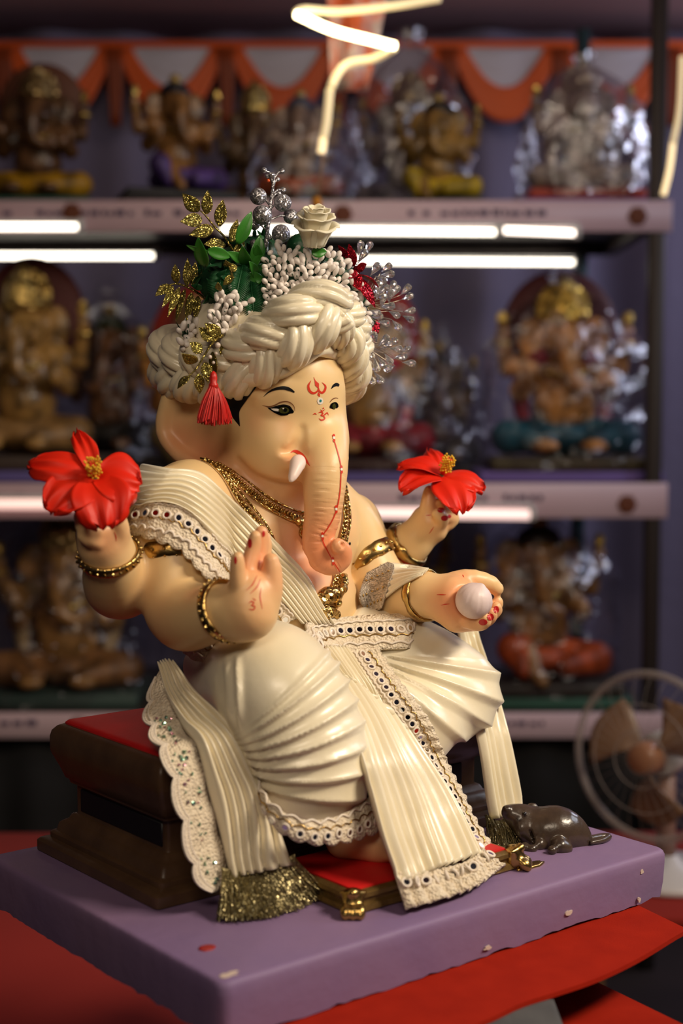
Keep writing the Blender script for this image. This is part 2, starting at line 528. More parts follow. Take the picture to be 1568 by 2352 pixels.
def trace(field, px, py, off, y0=-.12, fallback=None):
    """walk along the sight line of a pixel from the front until the wanted distance to the body is reached"""
    d = lray(px, py); dn = d / np.linalg.norm(d)
    p = CAML + d * ((y0 - CAML[1]) / d[1])
    for _ in range(80):
        D = float(field.sample(p[None])[0]) - off
        if D < .0002: return p
        p = p + dn * max(D * .8, .0003)
        if p[1] > .2: break
    return None if fallback is None else at(px, py, y=fallback)
# ------------------------------------------------------------------ the stall: floor, cloth walls, canopy
def atzw(px, py, z):
    d = ray(px, py); return CAMP + d * ((z - CAM_Z) / d[2])
def zpx(py, Y):
    return float(atw(784, py, Y)[2])
def struct(name, V, F, m, **k):
    o = mesh(name, V, F, m, **k); o['kind'] = 'structure'; return o
def boxw(lo, hi, bev=.002, seg=1): return bevel_box(lo, hi, bev, seg)
TENT = mat('tent_cloth', (0.20, 0.17, 0.27), rough=.8, noise=(2.5, (0.22, 0.19, 0.30), 3), bump=('noise', 30, .2, .01))
CANOPY = mat('canopy_cloth', (0.42, 0.25, 0.26), rough=.85, noise=(1.5, (0.48, 0.30, 0.32), 3))
DARK = mat('dark_floor', (0.035, 0.022, 0.02), rough=.7, noise=(6, (0.05, 0.03, 0.028), 4))
BLACKCLOTH = mat('black_cloth', (0.008, 0.007, 0.008), rough=.9)
ORANGE = mat('orange_satin', (0.80, 0.11, 0.008), rough=.45, sheen=.3)
GREYW = mat('grey_white_satin', (0.66, 0.60, 0.66), rough=.45, sheen=.3)
STEEL = mat('dark_steel', (0.045, 0.035, 0.032), rough=.5, metal=.4)
TEALSTEEL = mat('teal_steel', (0.03, 0.06, 0.07), rough=.5, metal=.3)
BANNER = mat('banner_vinyl', (0.62, 0.46, 0.50), rough=.4, noise=(5, (0.56, 0.38, 0.42), 2))
V, F = boxw((-2.6, -2.2, -.06), (3.0, 4.3, 0), .0); struct('floor', V, F, DARK)
YB = 3.85
x = np.linspace(-2.6, 3.0, 240); z = np.linspace(0, 2.21, 10)
G = np.stack([np.broadcast_to(x[:, None], (240, 10)), YB + .03 * np.sin(x * 11)[:, None] + .018 * np.sin(x * 27 + 1)[:, None] + .01 * np.sin(z * 4)[None, :], np.broadcast_to(z[None, :], (240, 10))], -1)
V, F = sheet(G, .004); struct('wall_back', V, F, TENT)
yy = np.linspace(.6, 4.0, 12); xx = np.linspace(-2.6, 3.0, 60)
G = np.stack([np.broadcast_to(xx[None, :], (12, 60)), np.broadcast_to(yy[:, None], (12, 60)), 2.205 + (3.9 - yy)[:, None] * .17 + .02 * np.sin(xx * 6)[None, :] * (1 - ((yy - .6) / 3.4) ** 4)[:, None]], -1)
V, F = sheet(G, .004); struct('ceiling', V, F, CANOPY)
# ---- festoon valance along the back wall
val = thing('festoon_valance', 'orange festoon valance with grey swags along the back cloth wall', 'valance', (0, YB - .05, 2.25), 0, world=True)
VY = YB - .10; ZT = zpx(112, VY)
FX = FRAME[val.name]
V, F = boxw((-2.0, VY - .004, ZT - .012), (2.4, VY + .004, ZT + .02), .001); mesh('heading_tape', V, F, ORANGE, val)
mod = .287
for k in range(-6, 8):
    xc = float(atw(140, 200, VY)[0]) + k * mod
    def swag(w0, w1, drop0, drop1, m, nm, yo):
        n = 25; u = np.linspace(-1, 1, n); v = np.linspace(0, 1, 9)
        sag = drop0 * (1 - np.abs(u) ** 2.0); bot = drop1 * (1 - np.abs(u) ** 2.2)
        Z = ZT - (sag[:, None] * (1 - v) + bot[:, None] * v); X = xc + (w0 + (w1 - w0) * v)[None, :] * u[:, None] * .5
        Yp = VY - yo - .010 * np.abs(np.sin(v * 9))[None, :] * (1 - u ** 2)[:, None]
        V, F = sheet(np.stack([X, np.broadcast_to(Yp, X.shape), Z], -1), .003); mesh(nm, V, F, m, val)
    swag(mod * .62, mod * .70, .0, .110, GREYW, 'grey_swag', .004)
    swag(mod * .72, mod * .98, .098, .190, ORANGE, 'orange_swag', .010)
    G = np.zeros((7, 6, 3))                                    # the tail between two swags
    for i in range(7):
        for j in range(6): G[i, j] = (xc + mod / 2 + (i / 6 - .5) * .05 * (1 - .5 * j / 5), VY - .014 - .006 * math.sin(i * 2.1), ZT - .20 * j / 5)
    V, F = sheet(G, .003); mesh('orange_tail', V, F, mat('dark_orange_tail', (.30, .05, .012), rough=.5), val)

# ---- display rack
RY0, RY1 = 3.0, 3.58
XR = float(atw(1532, 500, RY0)[0]); XL = -1.55
rack = thing('display_rack', 'steel display rack of three long shelves with printed banner strips', 'rack', (0, 3.3, 0), 0, world=True)
SHELF = []
for (yt, yb) in ((462, 532), (1112, 1190), (1640, 1696)):
    zt = zpx(yt, RY0); zb = zpx(yb, RY0); SHELF.append((zt, zb))
    V, F = boxw((XL, RY0 + .012, zt - .022), (XR, RY1, zt), .002); sh = mesh('shelf_board', V, F, STEEL, rack)
    V, F = boxw((XL, RY0, zb), (XR + .01, RY0 + .010, zt + .002), .001); bn = mesh('banner_strip', V, F, BANNER, sh, label='pinkish white printed banner strip on the shelf front')
    r = random.Random(int(yt)); bits = []; xq = XL + .1                 # lines of small dark lettering, far out of focus
    while xq < XR - .25:
        wl = r.uniform(.010, .03)
        if r.random() > .22: bits.append(boxw((xq, RY0 - .0015, (zt + zb) / 2 + .001), (xq + wl * .8, RY0 + .0005, (zt + zb) / 2 + .001 + r.uniform(.008, .014)), 0))
        xq += wl + (r.uniform(.10, .22) if r.random() < .08 else .002)
    o = mesh('banner_lettering', *join(bits), mat('banner_ink', (.10, .07, .12), rough=.6), sh, smooth=False); o['kind'] = 'stuff'
    for ex in ((1464, 496), (165, 488), (787, 492)) if yt < 500 else (((1440, 1158), (190, 1150)) if yt < 1200 else ((180, 1668), (900, 1668))):
        c = atw(ex[0], ex[1], RY0 - .003); pet = [ellipsoid(c + .011 * np.array([math.cos(q * 1.05), 0, math.sin(q * 1.05)]), (.010, .002, .010), 8, 6) for q in range(6)] + [ellipsoid(c, (.008, .003, .008), 8, 6)]
        mesh('banner_emblem', *join(pet), mat('emblem_brown', (.14, .035, .012), rough=.6), sh)
    V, F = boxw((XL, RY1 - .03, zt - .05), (XR, RY1, zt - .022), .001); mesh('rear_rail', V, F, STEEL, sh)
    V, F = boxw((XR - .03, RY0 + .012, zt - .05), (XR, RY1, zt - .022), .001); mesh('side_rail', V, F, mat('brown_steel', (.07, .045, .03), rough=.5, metal=.3), sh)
for (x_, y_, m_) in ((XR - .018, RY0 + .02, STEEL), (float(atw(1337, 1300, RY1)[0]) - .012, RY1 + .01, TEALSTEEL), (XL + .02, RY0 + .02, STEEL), (XL + .02, RY1 + .01, STEEL)):
    V, F = boxw((x_ - .016, y_ - .016, 0), (x_ + .016, y_ + .016, 2.15), .003); mesh('rack_post', V, F, m_, rack)
n = 160; xs = np.linspace(XL, XR - .02, n); zs = np.linspace(.0, SHELF[2][1] + .004, 4)                # dark skirt under the lowest shelf
G = np.stack([np.broadcast_to(xs[:, None], (n, 4)), RY0 + .05 + .012 * np.sin(xs * 40)[:, None] * np.ones((1, 4)), np.broadcast_to(zs[None, :], (n, 4))], -1)
V, F = sheet(G, .003); mesh('shelf_skirt', V, F, BLACKCLOTH, rack, label='black cloth skirt under the lowest shelf')
# ---- tube lamps under the shelves
def tube_lamp(x0, x1, py, Y, strength, col, label, r=.0060):
    a = atw(x0, py, Y); b = atw(x1, py, Y); b[2] = a[2] - (.006 if x1 > 800 else 0)
    t = thing('tube_lamp', label, 'lamp', (a + b) / 2, 0, world=True, group='tube lamps under the shelves')
    V, F = tube(np.array([a, b]), r, 14); mesh('lit_tube', V, F, mat('tube_glow_%d' % round(strength * 10), (1, .95, .85), emit=(col, strength)), t)
    m = mat('lamp_cap', (.6, .6, .6), rough=.5)
    for e in (a, b):
        V, F = boxw(e - [.006, .012, .012], e + [.006, .012, .016], .002); mesh('end_cap', V, F, m, t)
    V, F = boxw((min(a[0], b[0]), a[1] - .010, max(a[2], b[2]) + r), (max(a[0], b[0]), a[1] + .010, max(a[2], b[2]) + r + .008), .001); mesh('batten', V, F, m, t)
WARM = (1.0, .90, .74)
tube_lamp(-420, 186, 521, RY0 - .016, 4.8, WARM, 'lit tube lamp under the top shelf lip above the dark red round cushion')
tube_lamp(505, 1143, 527, RY0 - .016, 4.8, WARM, 'long lit tube lamp under the top shelf lip behind the turban berries')
tube_lamp(1150, 1325, 529, RY0 - .016, 4.5, (1, .84, .72), 'short lit tube lamp at the right end of the top shelf lip')
tube_lamp(-300, 358, 588, RY1 - .06, 5.2, WARM, 'lit tube lamp under the back of the top shelf above the veiled idol')
tube_lamp(600, 1322, 597, RY1 - .06, 5.2, WARM, 'long lit tube lamp under the back of the top shelf above the maroon cushion')
tube_lamp(-420, 318, 1158, RY0 - .014, 1.0, (1, .60, .52), 'dim pinkish tube lamp on the middle shelf banner behind the larger hibiscus', .0110)
tube_lamp(640, 1222, 1176, RY0 - .014, 1.1, (1, .66, .60), 'dim pinkish tube lamp on the middle shelf banner behind the far hibiscus', .0110)
# ---- tables and felt under the idol
def poly_sheet(name, P2, z, t, m, parent, droop=None):
    P2 = np.asarray(P2, float); n = len(P2); bm = bmesh.new()
    top = [bm.verts.new((p[0], p[1], z)) for p in P2]; bm.faces.new(top)
    r = bmesh.ops.extrude_face_region(bm, geom=bm.faces[:])
    for v in [g for g in r['geom'] if isinstance(g, bmesh.types.BMVert)]: v.co.z -= t
    bmesh.ops.recalc_face_normals(bm, faces=bm.faces[:])
    V = np.array([v.co[:] for v in bm.verts]); bm.verts.index_update(); F = [[v.index for v in f.verts] for f in bm.faces]; bm.free()
    return mesh(name, V, F, m, parent, smooth=False)
ZF = SLAB_Z - .0462
felt = thing('felt_mat', 'upper red felt mat under the purple slab with a curved overhanging edge', 'mat', (0, 1.2, ZF - .004), 0, world=True)
edge = [atzw(px_, py_, ZF)[:2] for px_, py_ in ((1640, 2108), (1568, 2140), (1471, 2198), (1373, 2245), (1268, 2281), (1199, 2303), (1138, 2332), (1094, 2352), (1000, 2400), (800, 2520))]
edge = spline(np.array(edge), 40)
bk = [atzw(px_, py_, ZF)[:2] for px_, py_ in ((1471, 2082), (1568, 2129), (1625, 2122))]
P2 = np.vstack([edge, [[-.07, .90], [-.095, 1.00], [-.10, 1.15], [-.06, 1.34], [.05, 1.42], [.14, 1.42]], bk])
poly_sheet('felt_sheet', P2, ZF, .004, FELT, felt)
blk = thing('stone_block', 'grey concrete block under the overhanging red felt', 'block', (.05, 1.16, .703), 0, world=True)
e0 = atzw(1272, 2284, .748)
V, F = boxw((-.075, e0[1] - .12, .7035), (e0[0], e0[1] + .11, .7495), .006, 2); mesh('block_body', V, F, mat('concrete_grey', (.05, .05, .055), rough=.9, noise=(25, (.09, .088, .088), 6), bump=('noise', 60, .4, .004)), blk)
lowm = thing('felt_mat', 'lower red felt mat on the table below the grey block', 'mat', (0, 1.1, .699), 0, world=True)
q0 = atzw(1370, 2255, .703)[:2]; q1 = atzw(1568, 2352, .703)[:2]; dq = (q1 - q0)
poly_sheet('felt_sheet', [q0 - dq * 2.2, q0, q1, q1 + dq * 1.5, [-.02, .82], [-.10, .97], [-.11, 1.40]], .703, .004, FELT, lowm)
tb = thing('display_table', 'dark wooden table carrying the felt mats and blocks', 'table', (0, 1.1, 0), 0, world=True)
V, F = boxw((-.11, .90, .665), (.17, 1.42, .6985), .003); mesh('table_top', V, F, WOOD, tb)
for (a_, b_) in ((-.07, .95), (.13, .95), (-.07, 1.37), (.13, 1.37)):
    V, F = boxw((a_ - .02, b_ - .02, 0), (a_ + .02, b_ + .02, .668), .003); mesh('table_leg', V, F, WOOD, tb)
bt = thing('side_table', 'low table under red cloth behind the slab carrying the fan', 'table', (.75, 2.25, 0), 0, world=True)
V, F = boxw((.32, 2.06, .44), (1.5, 2.50, .458), .003); mesh('table_cloth', V, F, mat('dark_red_cloth', (.26, .014, .008), rough=.9), bt)
for (a_, b_) in ((.38, 2.12), (1.44, 2.12), (.38, 2.44), (1.44, 2.44)):
    V, F = boxw((a_ - .02, b_ - .02, 0), (a_ + .02, b_ + .02, .442), .003); mesh('table_leg', V, F, WOOD, bt)
lt = thing('low_table', 'long low table under dark red cloth left behind the throne', 'table', (-.7, 2.0, 0), 0, world=True)
V, F = boxw((-1.7, 1.56, .44), (.12, 2.49, .458), .003); mesh('table_cloth', V, F, MATS['dark_red_cloth'], lt)
for (a_, b_) in ((-1.6, 1.64), (.04, 1.64), (-1.6, 2.42), (.04, 2.42)):
    V, F = boxw((a_ - .02, b_ - .02, 0), (a_ + .02, b_ + .02, .442), .003); mesh('table_leg', V, F, WOOD, lt)
# ---- table fan
fan = thing('table_fan', 'small table fan with clear guard and brown blades facing away to the side', 'fan', (.56, 2.26, .458), 0, world=True)
FC = atw(1492, 1738, 2.2); fn = nrm(np.array([-.66, -.75, .04])); Rf = basis(fn, x=[0, 0, 1])
GUARD = mat('clear_guard', (.40, .34, .32), rough=.25, alpha=.45)
BLADE = mat('brown_blade', (.26, .15, .09), rough=.3, alpha=.85)
def ringv(r, h, th, n=60):
    a = np.arange(n) * 2 * math.pi / n
    return tube(FC + (Rf[:, 0][None] * np.cos(a)[:, None] + Rf[:, 1][None] * np.sin(a)[:, None]) * r + fn * h, th, 8, closed=True)
mesh('guard_ring', *ringv(.130, 0, .0065), GUARD, fan)
parts = [ringv(.085, .026, .001), ringv(.045, .032, .001)]
for k in range(30):
    a = k * 2 * math.pi / 30; d = Rf[:, 0] * math.cos(a) + Rf[:, 1] * math.sin(a)
    parts.append(tube(spline(np.array([FC + d * .128, FC + d * .11 + fn * .018, FC + d * .06 + fn * .030, FC + d * .02 + fn * .034]), 9), .0004, 4))
mesh('guard_wires', *join(parts), GUARD, fan)
for k in range(3):
    a0 = 1.0 + k * 2.094; n, c = 12, 8; G = np.zeros((n, c, 3))
    for i in range(n):
        for j in range(c):
            rr = .022 + .088 * i / (n - 1); sp = (.75 + .95 * math.sin(math.pi * (i / (n - 1)) * .62)) * .72
            a = a0 + sp * (j / (c - 1) - .5) + .25 * i / (n - 1); tw = (j / (c - 1) - .5) * .028
            if i == n - 1: rr -= .010 * abs(j / (c - 1) - .5) * 2
            G[i, j] = FC + (Rf[:, 0] * math.cos(a) + Rf[:, 1] * math.sin(a)) * rr + fn * tw
    V, F = sheet(G, .002); mesh('fan_blade', V, F, BLADE, fan)
V, F = lathe(np.array([(.0004, .034), (.018, .034), (.024, .030), (.026, .016), (.026, -.01), (.0004, -.01)]), 24, FC, np.stack([Rf[:, 0], Rf[:, 1], fn], 1)); mesh('hub', V, F, mat('hub_brown', (.34, .16, .09), rough=.35), fan)
V, F = lathe(np.array([(.0004, -.02), (.034, -.022), (.036, -.05), (.030, -.085), (.0004, -.09)]), 24, FC, np.stack([Rf[:, 0], Rf[:, 1], fn], 1)); mesh('motor_housing', V, F, mat('fan_white', (.55, .52, .52), rough=.35), fan)
bc = FC - fn * .055
mesh('fan_pole', *tube(np.array([bc + [0, 0, -.02], [bc[0], bc[1], .48]]), [.014, .017], 14), mat('fan_brown', (.30, .17, .13), rough=.4), fan)
V, F = lathe(np.array([(.0004, 0), (.10, 0), (.105, .006), (.10, .016), (.03, .026), (.018, .04), (.0004, .042)]), 32, (bc[0], bc[1], .458)); mesh('fan_base', V, F, MATS['fan_white'], fan)

# ---- lit rope lights
def rope(label, segs, Y, r):
    P0 = atw(segs[0][0][0][0], segs[0][0][0][1], Y)
    t = thing('rope_light', label, 'lamp', P0, 0, world=True)
    for pts, st in segs:
        P_ = np.array([atw(a, b, Y + c) for a, b, c in pts]); S = spline(P_, 8 * len(P_))
        V, F = tube(S, r, 10); mesh('lit_strand', V, F, mat('rope_glow_%d' % round(st * 10), (1, .9, .6), emit=((1, .82, .45) if st > 2 else (1, .72, .38), st)), t)
    return t
rope('zigzag warm rope light wound around the hanging orange banner', [([(1010, -4, .03), (900, 14, .02), (780, 26, .01), (700, 22, 0), (680, 30, -.01)], .55), ([(680, 32, -.01), (760, 68, -.03), (850, 92, -.03), (906, 106, -.01)], 11), ([(906, 110, -.01), (860, 134, .02), (800, 146, .02), (775, 170, .01), (760, 200, 0)], .6), ([(757, 205, 0), (750, 280, 0), (742, 320, 0)], .45), ([(742, 318, 0), (740, 335, 0), (737, 352, 0)], 1.2)], 2.35, .0068)
rope('thin warm rope light hanging along the right rack post', [([(1566, 130, 0), (1560, 250, 0), (1545, 330, 0)], .45), ([(1545, 330, 0), (1537, 390, 0), (1523, 448, 0)], 1.1)], 2.6, .0055)
ob = thing('hanging_banner', 'orange and white cloth banner hanging inside the rope light zigzag', 'banner', atw(820, 200, 2.35), 0, world=True)
G = np.zeros((9, 9, 3))
for i in range(9):
    for j in range(9):
        u, v = i / 8, j / 8; p = atw(748 + (150 - 60 * v) * u + 8 * v, -40 + 250 * v, 2.44 + .012 * math.sin(u * 9)); G[i, j] = p
V, F = sheet(G, .003); mesh('banner_cloth', V, F, mat('orange_white_print', (.55, .10, .03), rough=.6, noise=(28, (.50, .42, .44), 3, .12)), ob)
V, F = tube(np.array([atw(742, 350, 2.35), atw(730, 470, 2.35)]), .0022, 6); mesh('banner_cord', V, F, mat('cord_brown', (.25, .14, .07), rough=.6), ob)
V, F = ellipsoid(atw(727, 468, 2.35), (.009, .009, .012), 10, 8); mesh('cord_pompom', V, F, mat('marigold', (.50, .20, .015), rough=.7), ob)
# ------------------------------------------------------------------ plinth slab, throne, footstool
def loft_rect(rings, corner=0.006, seg=4, n_edge=10, jitter=None):
    """rings: (z, x0, x1, y0, y1); rounded rectangles stacked into a closed solid"""
    V = []
    for (z, x0, x1, y0, y1) in rings:
        ring = []
        for (cx, cy, a0) in ((x1 - corner, y0 + corner, -90), (x1 - corner, y1 - corner, 0), (x0 + corner, y1 - corner, 90), (x0 + corner, y0 + corner, 180)):
            for s_ in range(seg + 1):
                a = math.radians(a0 + 90 * s_ / seg)
                ring.append([cx + corner * math.cos(a), cy + corner * math.sin(a), z])
        full = []
        for i in range(len(ring)):
            full.append(ring[i])
            if (i + 1) % (seg + 1) == 0:
                a = np.array(ring[i]); b = np.array(ring[(i + 1) % len(ring)])
                for q in range(1, n_edge): full.append((a + (b - a) * q / n_edge).tolist())
        V.append(full)
    V = np.array(V); nr, n, _ = V.shape
    if jitter is not None: V = jitter(V)
    F = [q[::-1] for q in gridfaces(nr, n, closev=True)]
    F.append(list(range(n))[::-1]); F.append(list(range((nr - 1) * n, nr * n)))
    return V.reshape(-1, 3), F

plinth = thing('idol_plinth', 'thick purple painted plaster slab with chipped edges carrying the dressed idol', 'plinth', (0, 0, -0.048))
def jag(V):
    V = V.copy(); r = np.random.RandomState(3)
    n = V.shape[1]
    w = np.convolve(np.tile(r.randn(n), 3), np.ones(3) / 3, 'same')[n:2 * n]
    w2 = np.convolve(np.tile(r.randn(n), 3), np.ones(9) / 9, 'same')[n:2 * n]
    V[0, :, 2] += 0.0022 * np.abs(w) + .0015 * np.abs(w2); V[1, :, 2] += 0.0022 * np.abs(w) + .0015 * np.abs(w2)
    for i in range(V.shape[0] - 1):
        nn = nrm(V[i] * [1, 1, 0]); V[i] += nn * (0.0006 * w2)[:, None]
    return V
rg = [(-.046, -.245, .245, -.184, .184), (-.046, -.2475, .2475, -.1875, .1875), (-.03, -.2495, .2495, -.189, .189), (-.012, -.25, .25, -.19, .19),
      (-.005, -.25, .25, -.19, .19), (-.002, -.249, .249, -.189, .189), (-.0005, -.2475, .2475, -.1875, .1875), (0, -.245, .245, -.185, .185)]
V, F = loft_rect(rg, .010, 5, 60, jag)
mesh('slab_body', V, F, PURPLE, plinth, crease=50)
# paint drips and chips on the slab
def disc_on_top(c, rx, ry, t=.0006, n=20, seed=0, rough=.15):
    r = np.random.RandomState(seed)
    a = np.arange(n) * 2 * math.pi / n; k = 1 + rough * (r.rand(n) - .5)
    ring = np.stack([c[0] + rx * k * np.cos(a), c[1] + ry * k * np.sin(a), np.full(n, c[2])], 1)
    top = ring.copy(); top[:, 2] += t
    inner = (top - [c[0], c[1], 0]) * [.8, .8, 1] + [c[0], c[1], 0]; inner[:, 2] += t * .3
    V = np.vstack([ring, top, inner]); F = [q[::-1] for q in gridfaces(3, n, closev=True)]; F.append(list(range(2 * n, 3 * n)))
    return V, F
CHIP = mat('bare_plaster', (0.55, 0.43, 0.36), rough=0.9)
V, F = disc_on_top(at(475, 2178, z=0), .0068, .0058, seed=4)
mesh('paint_drop', V, F, mat('red_drop', (0.30, 0.012, 0.012), rough=.4), plinth, label='dried round red paint drop')
def chip(px, py, rx, rz, seed):
    d = lray(px, py); t = (-.1902 - CAML[1]) / d[1]; c = CAML + d * t
    r = np.random.RandomState(seed); n = 11; a = np.arange(n) * 2 * math.pi / n; k = .55 + .6 * r.rand(n)
    ring = np.stack([c[0] + rx * k * np.cos(a), np.full(n, -.1892), c[2] + rz * k * np.sin(a)], 1)
    top = ring.copy(); top[:, 1] = -.1905
    V = np.vstack([ring, top]); F = gridfaces(2, n, closev=True); F.append(list(range(n, 2 * n)))
    mesh('plaster_chip', V, F, CHIP, plinth, smooth=False)
for q in ((1305, 2097, .006, .0028, 1), (1474, 2002, .0028, .0026, 2), (1468, 2068, .0022, .0034, 3), (1120, 2178, .004, .002, 4)):
    chip(*q)
V, F = disc_on_top(at(520, 2246, z=0) + np.array([.004, .004, -.0002]), .007, .004, seed=8, rough=.9)
mesh('plaster_chip', V, F, CHIP, plinth, smooth=False)

throne = thing('throne_pedestal', 'dark brown moulded wooden throne block with a red top on the purple slab', 'pedestal', (0, 0.07, 0))
X0, X1, Y0, Y1 = -.207, .207, -.034, .178
prof = [(0, .002), (.001, 0), (.010, 0), (.012, .002), (.0128, .007), (.0135, .009), (.018, .009), (.0195, .011), (.020, .013), (.021, .0135), (.027, .015), (.030, .0195),
        (.031, .0215), (.035, .0235), (.0362, .027), (.038, .0275), (.062, .0275), (.0638, .0265), (.0645, .023), (.068, .022), (.0695, .0195), (.078, .0165), (.085, .0135), (.092, .0105),
        (.096, .0095), (.107, .0095), (.113, .011), (.117, .0145), (.119, .019)]
V, F = loft_rect([(z, X0 + i, X1 - i, Y0 + i, Y1 - i) for z, i in prof], .004, 3, 24)
mesh('throne_body', V, F, WOOD, throne, crease=45)
for (xa, xb, ya, yb) in ((X0 + .0272, X0 + .0302, .0, .14), (X1 - .0302, X1 - .0272, .0, .14)):   # sunk dark side panels
    V, F = bevel_box((xa - .001, ya, .0395), (xb + .001, yb, .0605), .001, 1)
    mesh('side_panel', V, F, mat('panel_black', (0.006, 0.005, 0.008), rough=.5), throne, crease=40)
for k in range(3):
    xa = -.16 + k * .11
    V, F = bevel_box((xa, Y0 + .0265, .0395), (xa + .10, Y0 + .029, .0605), .001, 1)
    mesh('front_panel', V, F, MATS['panel_black'], throne, crease=40)
i = .020
V, F = loft_rect([(.117, X0 + i, X1 - i, Y0 + i, Y1 - i), (.1205, X0 + i, X1 - i, Y0 + i, Y1 - i), (.1225, X0 + i + .002, X1 - i - .002, Y0 + i + .002, Y1 - i - .002), (.123, X0 + i + .006, X1 - i - .006, Y0 + i + .006, Y1 - i - .006)], .004, 3, 12)
mesh('red_top', V, F, REDPAINT, throne, crease=45, label='flat red painted seat of the throne')

stool = thing('footstool', 'low gilt framed footstool with a red top under the idol foot', 'footstool', (0.0, -.09, 0))
sx0, sx1, sy0, sy1 = -.094, .100, -.146, -.036
WORNGOLD = mat('worn_gilt', (0.30, 0.19, 0.06), rough=0.42, metal=0.7, bump=[('noise', 120, 0.5, 0.003), ('wave', 200, 0.15, 0.001)], noise=(45, (0.16, 0.09, 0.03), 5))
V, F = loft_rect([(z, sx0 + q, sx1 - q, sy0 + q, sy1 - q) for z, q in ((0, .004), (.002, .002), (.006, .003), (.0075, .006), (.011, .006), (.0125, .003), (.016, .003), (.0175, .0055), (.0176, .009))], .003, 3, 16)
mesh('stool_frame', V, F, WORNGOLD, stool, crease=40)
V, F = loft_rect([(.0165, sx0 + .010, sx1 - .010, sy0 + .010, sy1 - .004), (.0188, sx0 + .010, sx1 - .010, sy0 + .010, sy1 - .004), (.0195, sx0 + .012, sx1 - .012, sy0 + .012, sy1 - .006)], .002, 2, 8)
mesh('red_top', V, F, REDPAINT, stool, crease=45, label='red painted top of the footstool')
def paw(c, ang):
    """a cast lion-paw corner with toes and a scroll"""
    f = Field((-.02, -.02, -.004), (.02, .02, .026), .0009)
    f.ell((0, .002, .010), (.0085, .009, .0105), .003)
    f.ell((0, .004, .016), (.0095, .007, .005), .003)
    for q in (-.0055, 0, .0055):
        f.chain([[q * .8, -.002, .010], [q, -.0075, .0055], [q * 1.1, -.0105, .0028]], [.0034, .0034, .0026], .0015)
    f.chain([[-.009, .004, .017], [0, -.003, .019], [.009, .004, .017]], [.002, .0026, .002], .001)
    V, F = f.mesh(); V = relax(V, F, 1)
    ca, sa = math.cos(ang), math.sin(ang)
    R = np.array([[ca, -sa, 0], [sa, ca, 0], [0, 0, 1]])
    return V @ R.T + np.asarray(c), F
for (cx, cy, a) in ((sx0 + .004, sy0 + .004, math.radians(-40)), (sx1 - .002, sy0 + .004, math.radians(40))):
    V, F = paw((cx, cy, .0005), a)
    mesh('paw_foot', V, F, GOLD, stool, label='shiny gold cast paw foot')
V, F = disc_on_top(np.array([sx1 + .012, sy0 + .002, -.0002]), .017, .006, t=.002, seed=9, rough=.4)
mesh('gold_spill', V, F, GOLD, stool)
# ------------------------------------------------------------------ the idol: skin body from a distance field
idol = thing('seated_idol', 'seated cream elephant-headed idol with four arms dressed in ivory satin and lace', 'statue', (0, .06, .12))

def torso_into(f):
    f.ell((0, .085, .165), (.088, .07, .05), .02)
    f.ell((0, .078, .222), (.080, .066, .062), .03)
    f.ell((0, .096, .290), (.084, .050, .052), .03)
    f.ell((-.045, .068, .286), (.038, .032, .034), .02)
    f.ell((.045, .068, .286), (.038, .032, .034), .02)
    f.ell((-.090, .092, .325), (.040, .040, .036), .03)
    f.ell((.068, .097, .312), (.033, .034, .033), .025)
    f.chain([[0, .098, .322], [0, .084, .365]], [.056, .041], .03)

# limbs (points picked at photo pixels with a depth of their own)
ARM_FR = A((385, 1170, .075), (405, 1290, .055), (418, 1405, .032), (455, 1415, -.002), (515, 1402, -.040), (540, 1398, -.050))
ARM_FR_R = [.038, .036, .0325, .030, .0190, .0165]
ARM_BR = A((360, 1190, .100), (330, 1280, .105), (278, 1345, .090), (262, 1325, .070), (255, 1285, .052), (246, 1262, .046))
ARM_BR_R = [.034, .030, .027, .0255, .0190, .0170]
ARM_FL = A((795, 1192, .090), (835, 1265, .078), (880, 1370, .058), (905, 1385, .035), (975, 1367, -.018), (1000, 1368, -.03))
ARM_FL_R = [.026, .0215, .0265, .027, .0175, .0165]
ARM_BL = A((800, 1200, .110), (830, 1270, .125), (875, 1295, .115), (905, 1275, .098), (948, 1243, .078), (965, 1225, .072))
ARM_BL_R = [.030, .026, .024, .0215, .0150, .0145]
TRUNK = A((726, 955, .050), (740, 1010, .028), (746, 1070, .009), (744, 1130, .004), (740, 1190, .004), (729, 1240, .006), (736, 1282, .003), (762, 1296, -.003), (784, 1282, -.008), (784, 1264, -.012), (778, 1255, -.014))
TRUNK_R = np.array([.0235, .0210, .0216, .0206, .0188, .0182, .0178, .0172, .0130, .0078, .0064])

B = Field((-.275, -.135, .0), (.245, .205, .500), .0016)
torso_into(B)
# head
EYE = at(655, 941, y=.030); EYE[0] = abs(EYE[0])
B.ell((0, .068, .412), (.0515, .0515, .066), .02)
B.ell((0, .064, .440), (.048, .046, .042), .02)
for s in (-1, 1):
    B.ell((s * .0205, .047, .374), (.0262, .0285, .0315), .012)        # cheek
    B.ell((s * .030, .068, .368), (.0210, .0300, .0310), .02)         # jaw side
    B.ell((s * EYE[0], EYE[1] + .010, EYE[2]), (.0150, .0125, .0085), .006, R=basis(nrm(np.array([0, 0, 1.0])), x=[1, s * .55, 0]))   # eyeball under lid
    B.chain([[s * .014, .030, EYE[2] + .014], [s * EYE[0], .032, EYE[2] + .0165], [s * (EYE[0] + .018), .045, EYE[2] + .012]], [.004, .005, .004], .012)   # brow ridge
B.ell((0, .062, .352), (.036, .036, .022), .018)                    # chin
B.chain(TRUNK, TRUNK_R, .014, .006, n=34)
B.ell((0, .038, .428), (.026, .022, .030), .025)                    # trunk root on the forehead
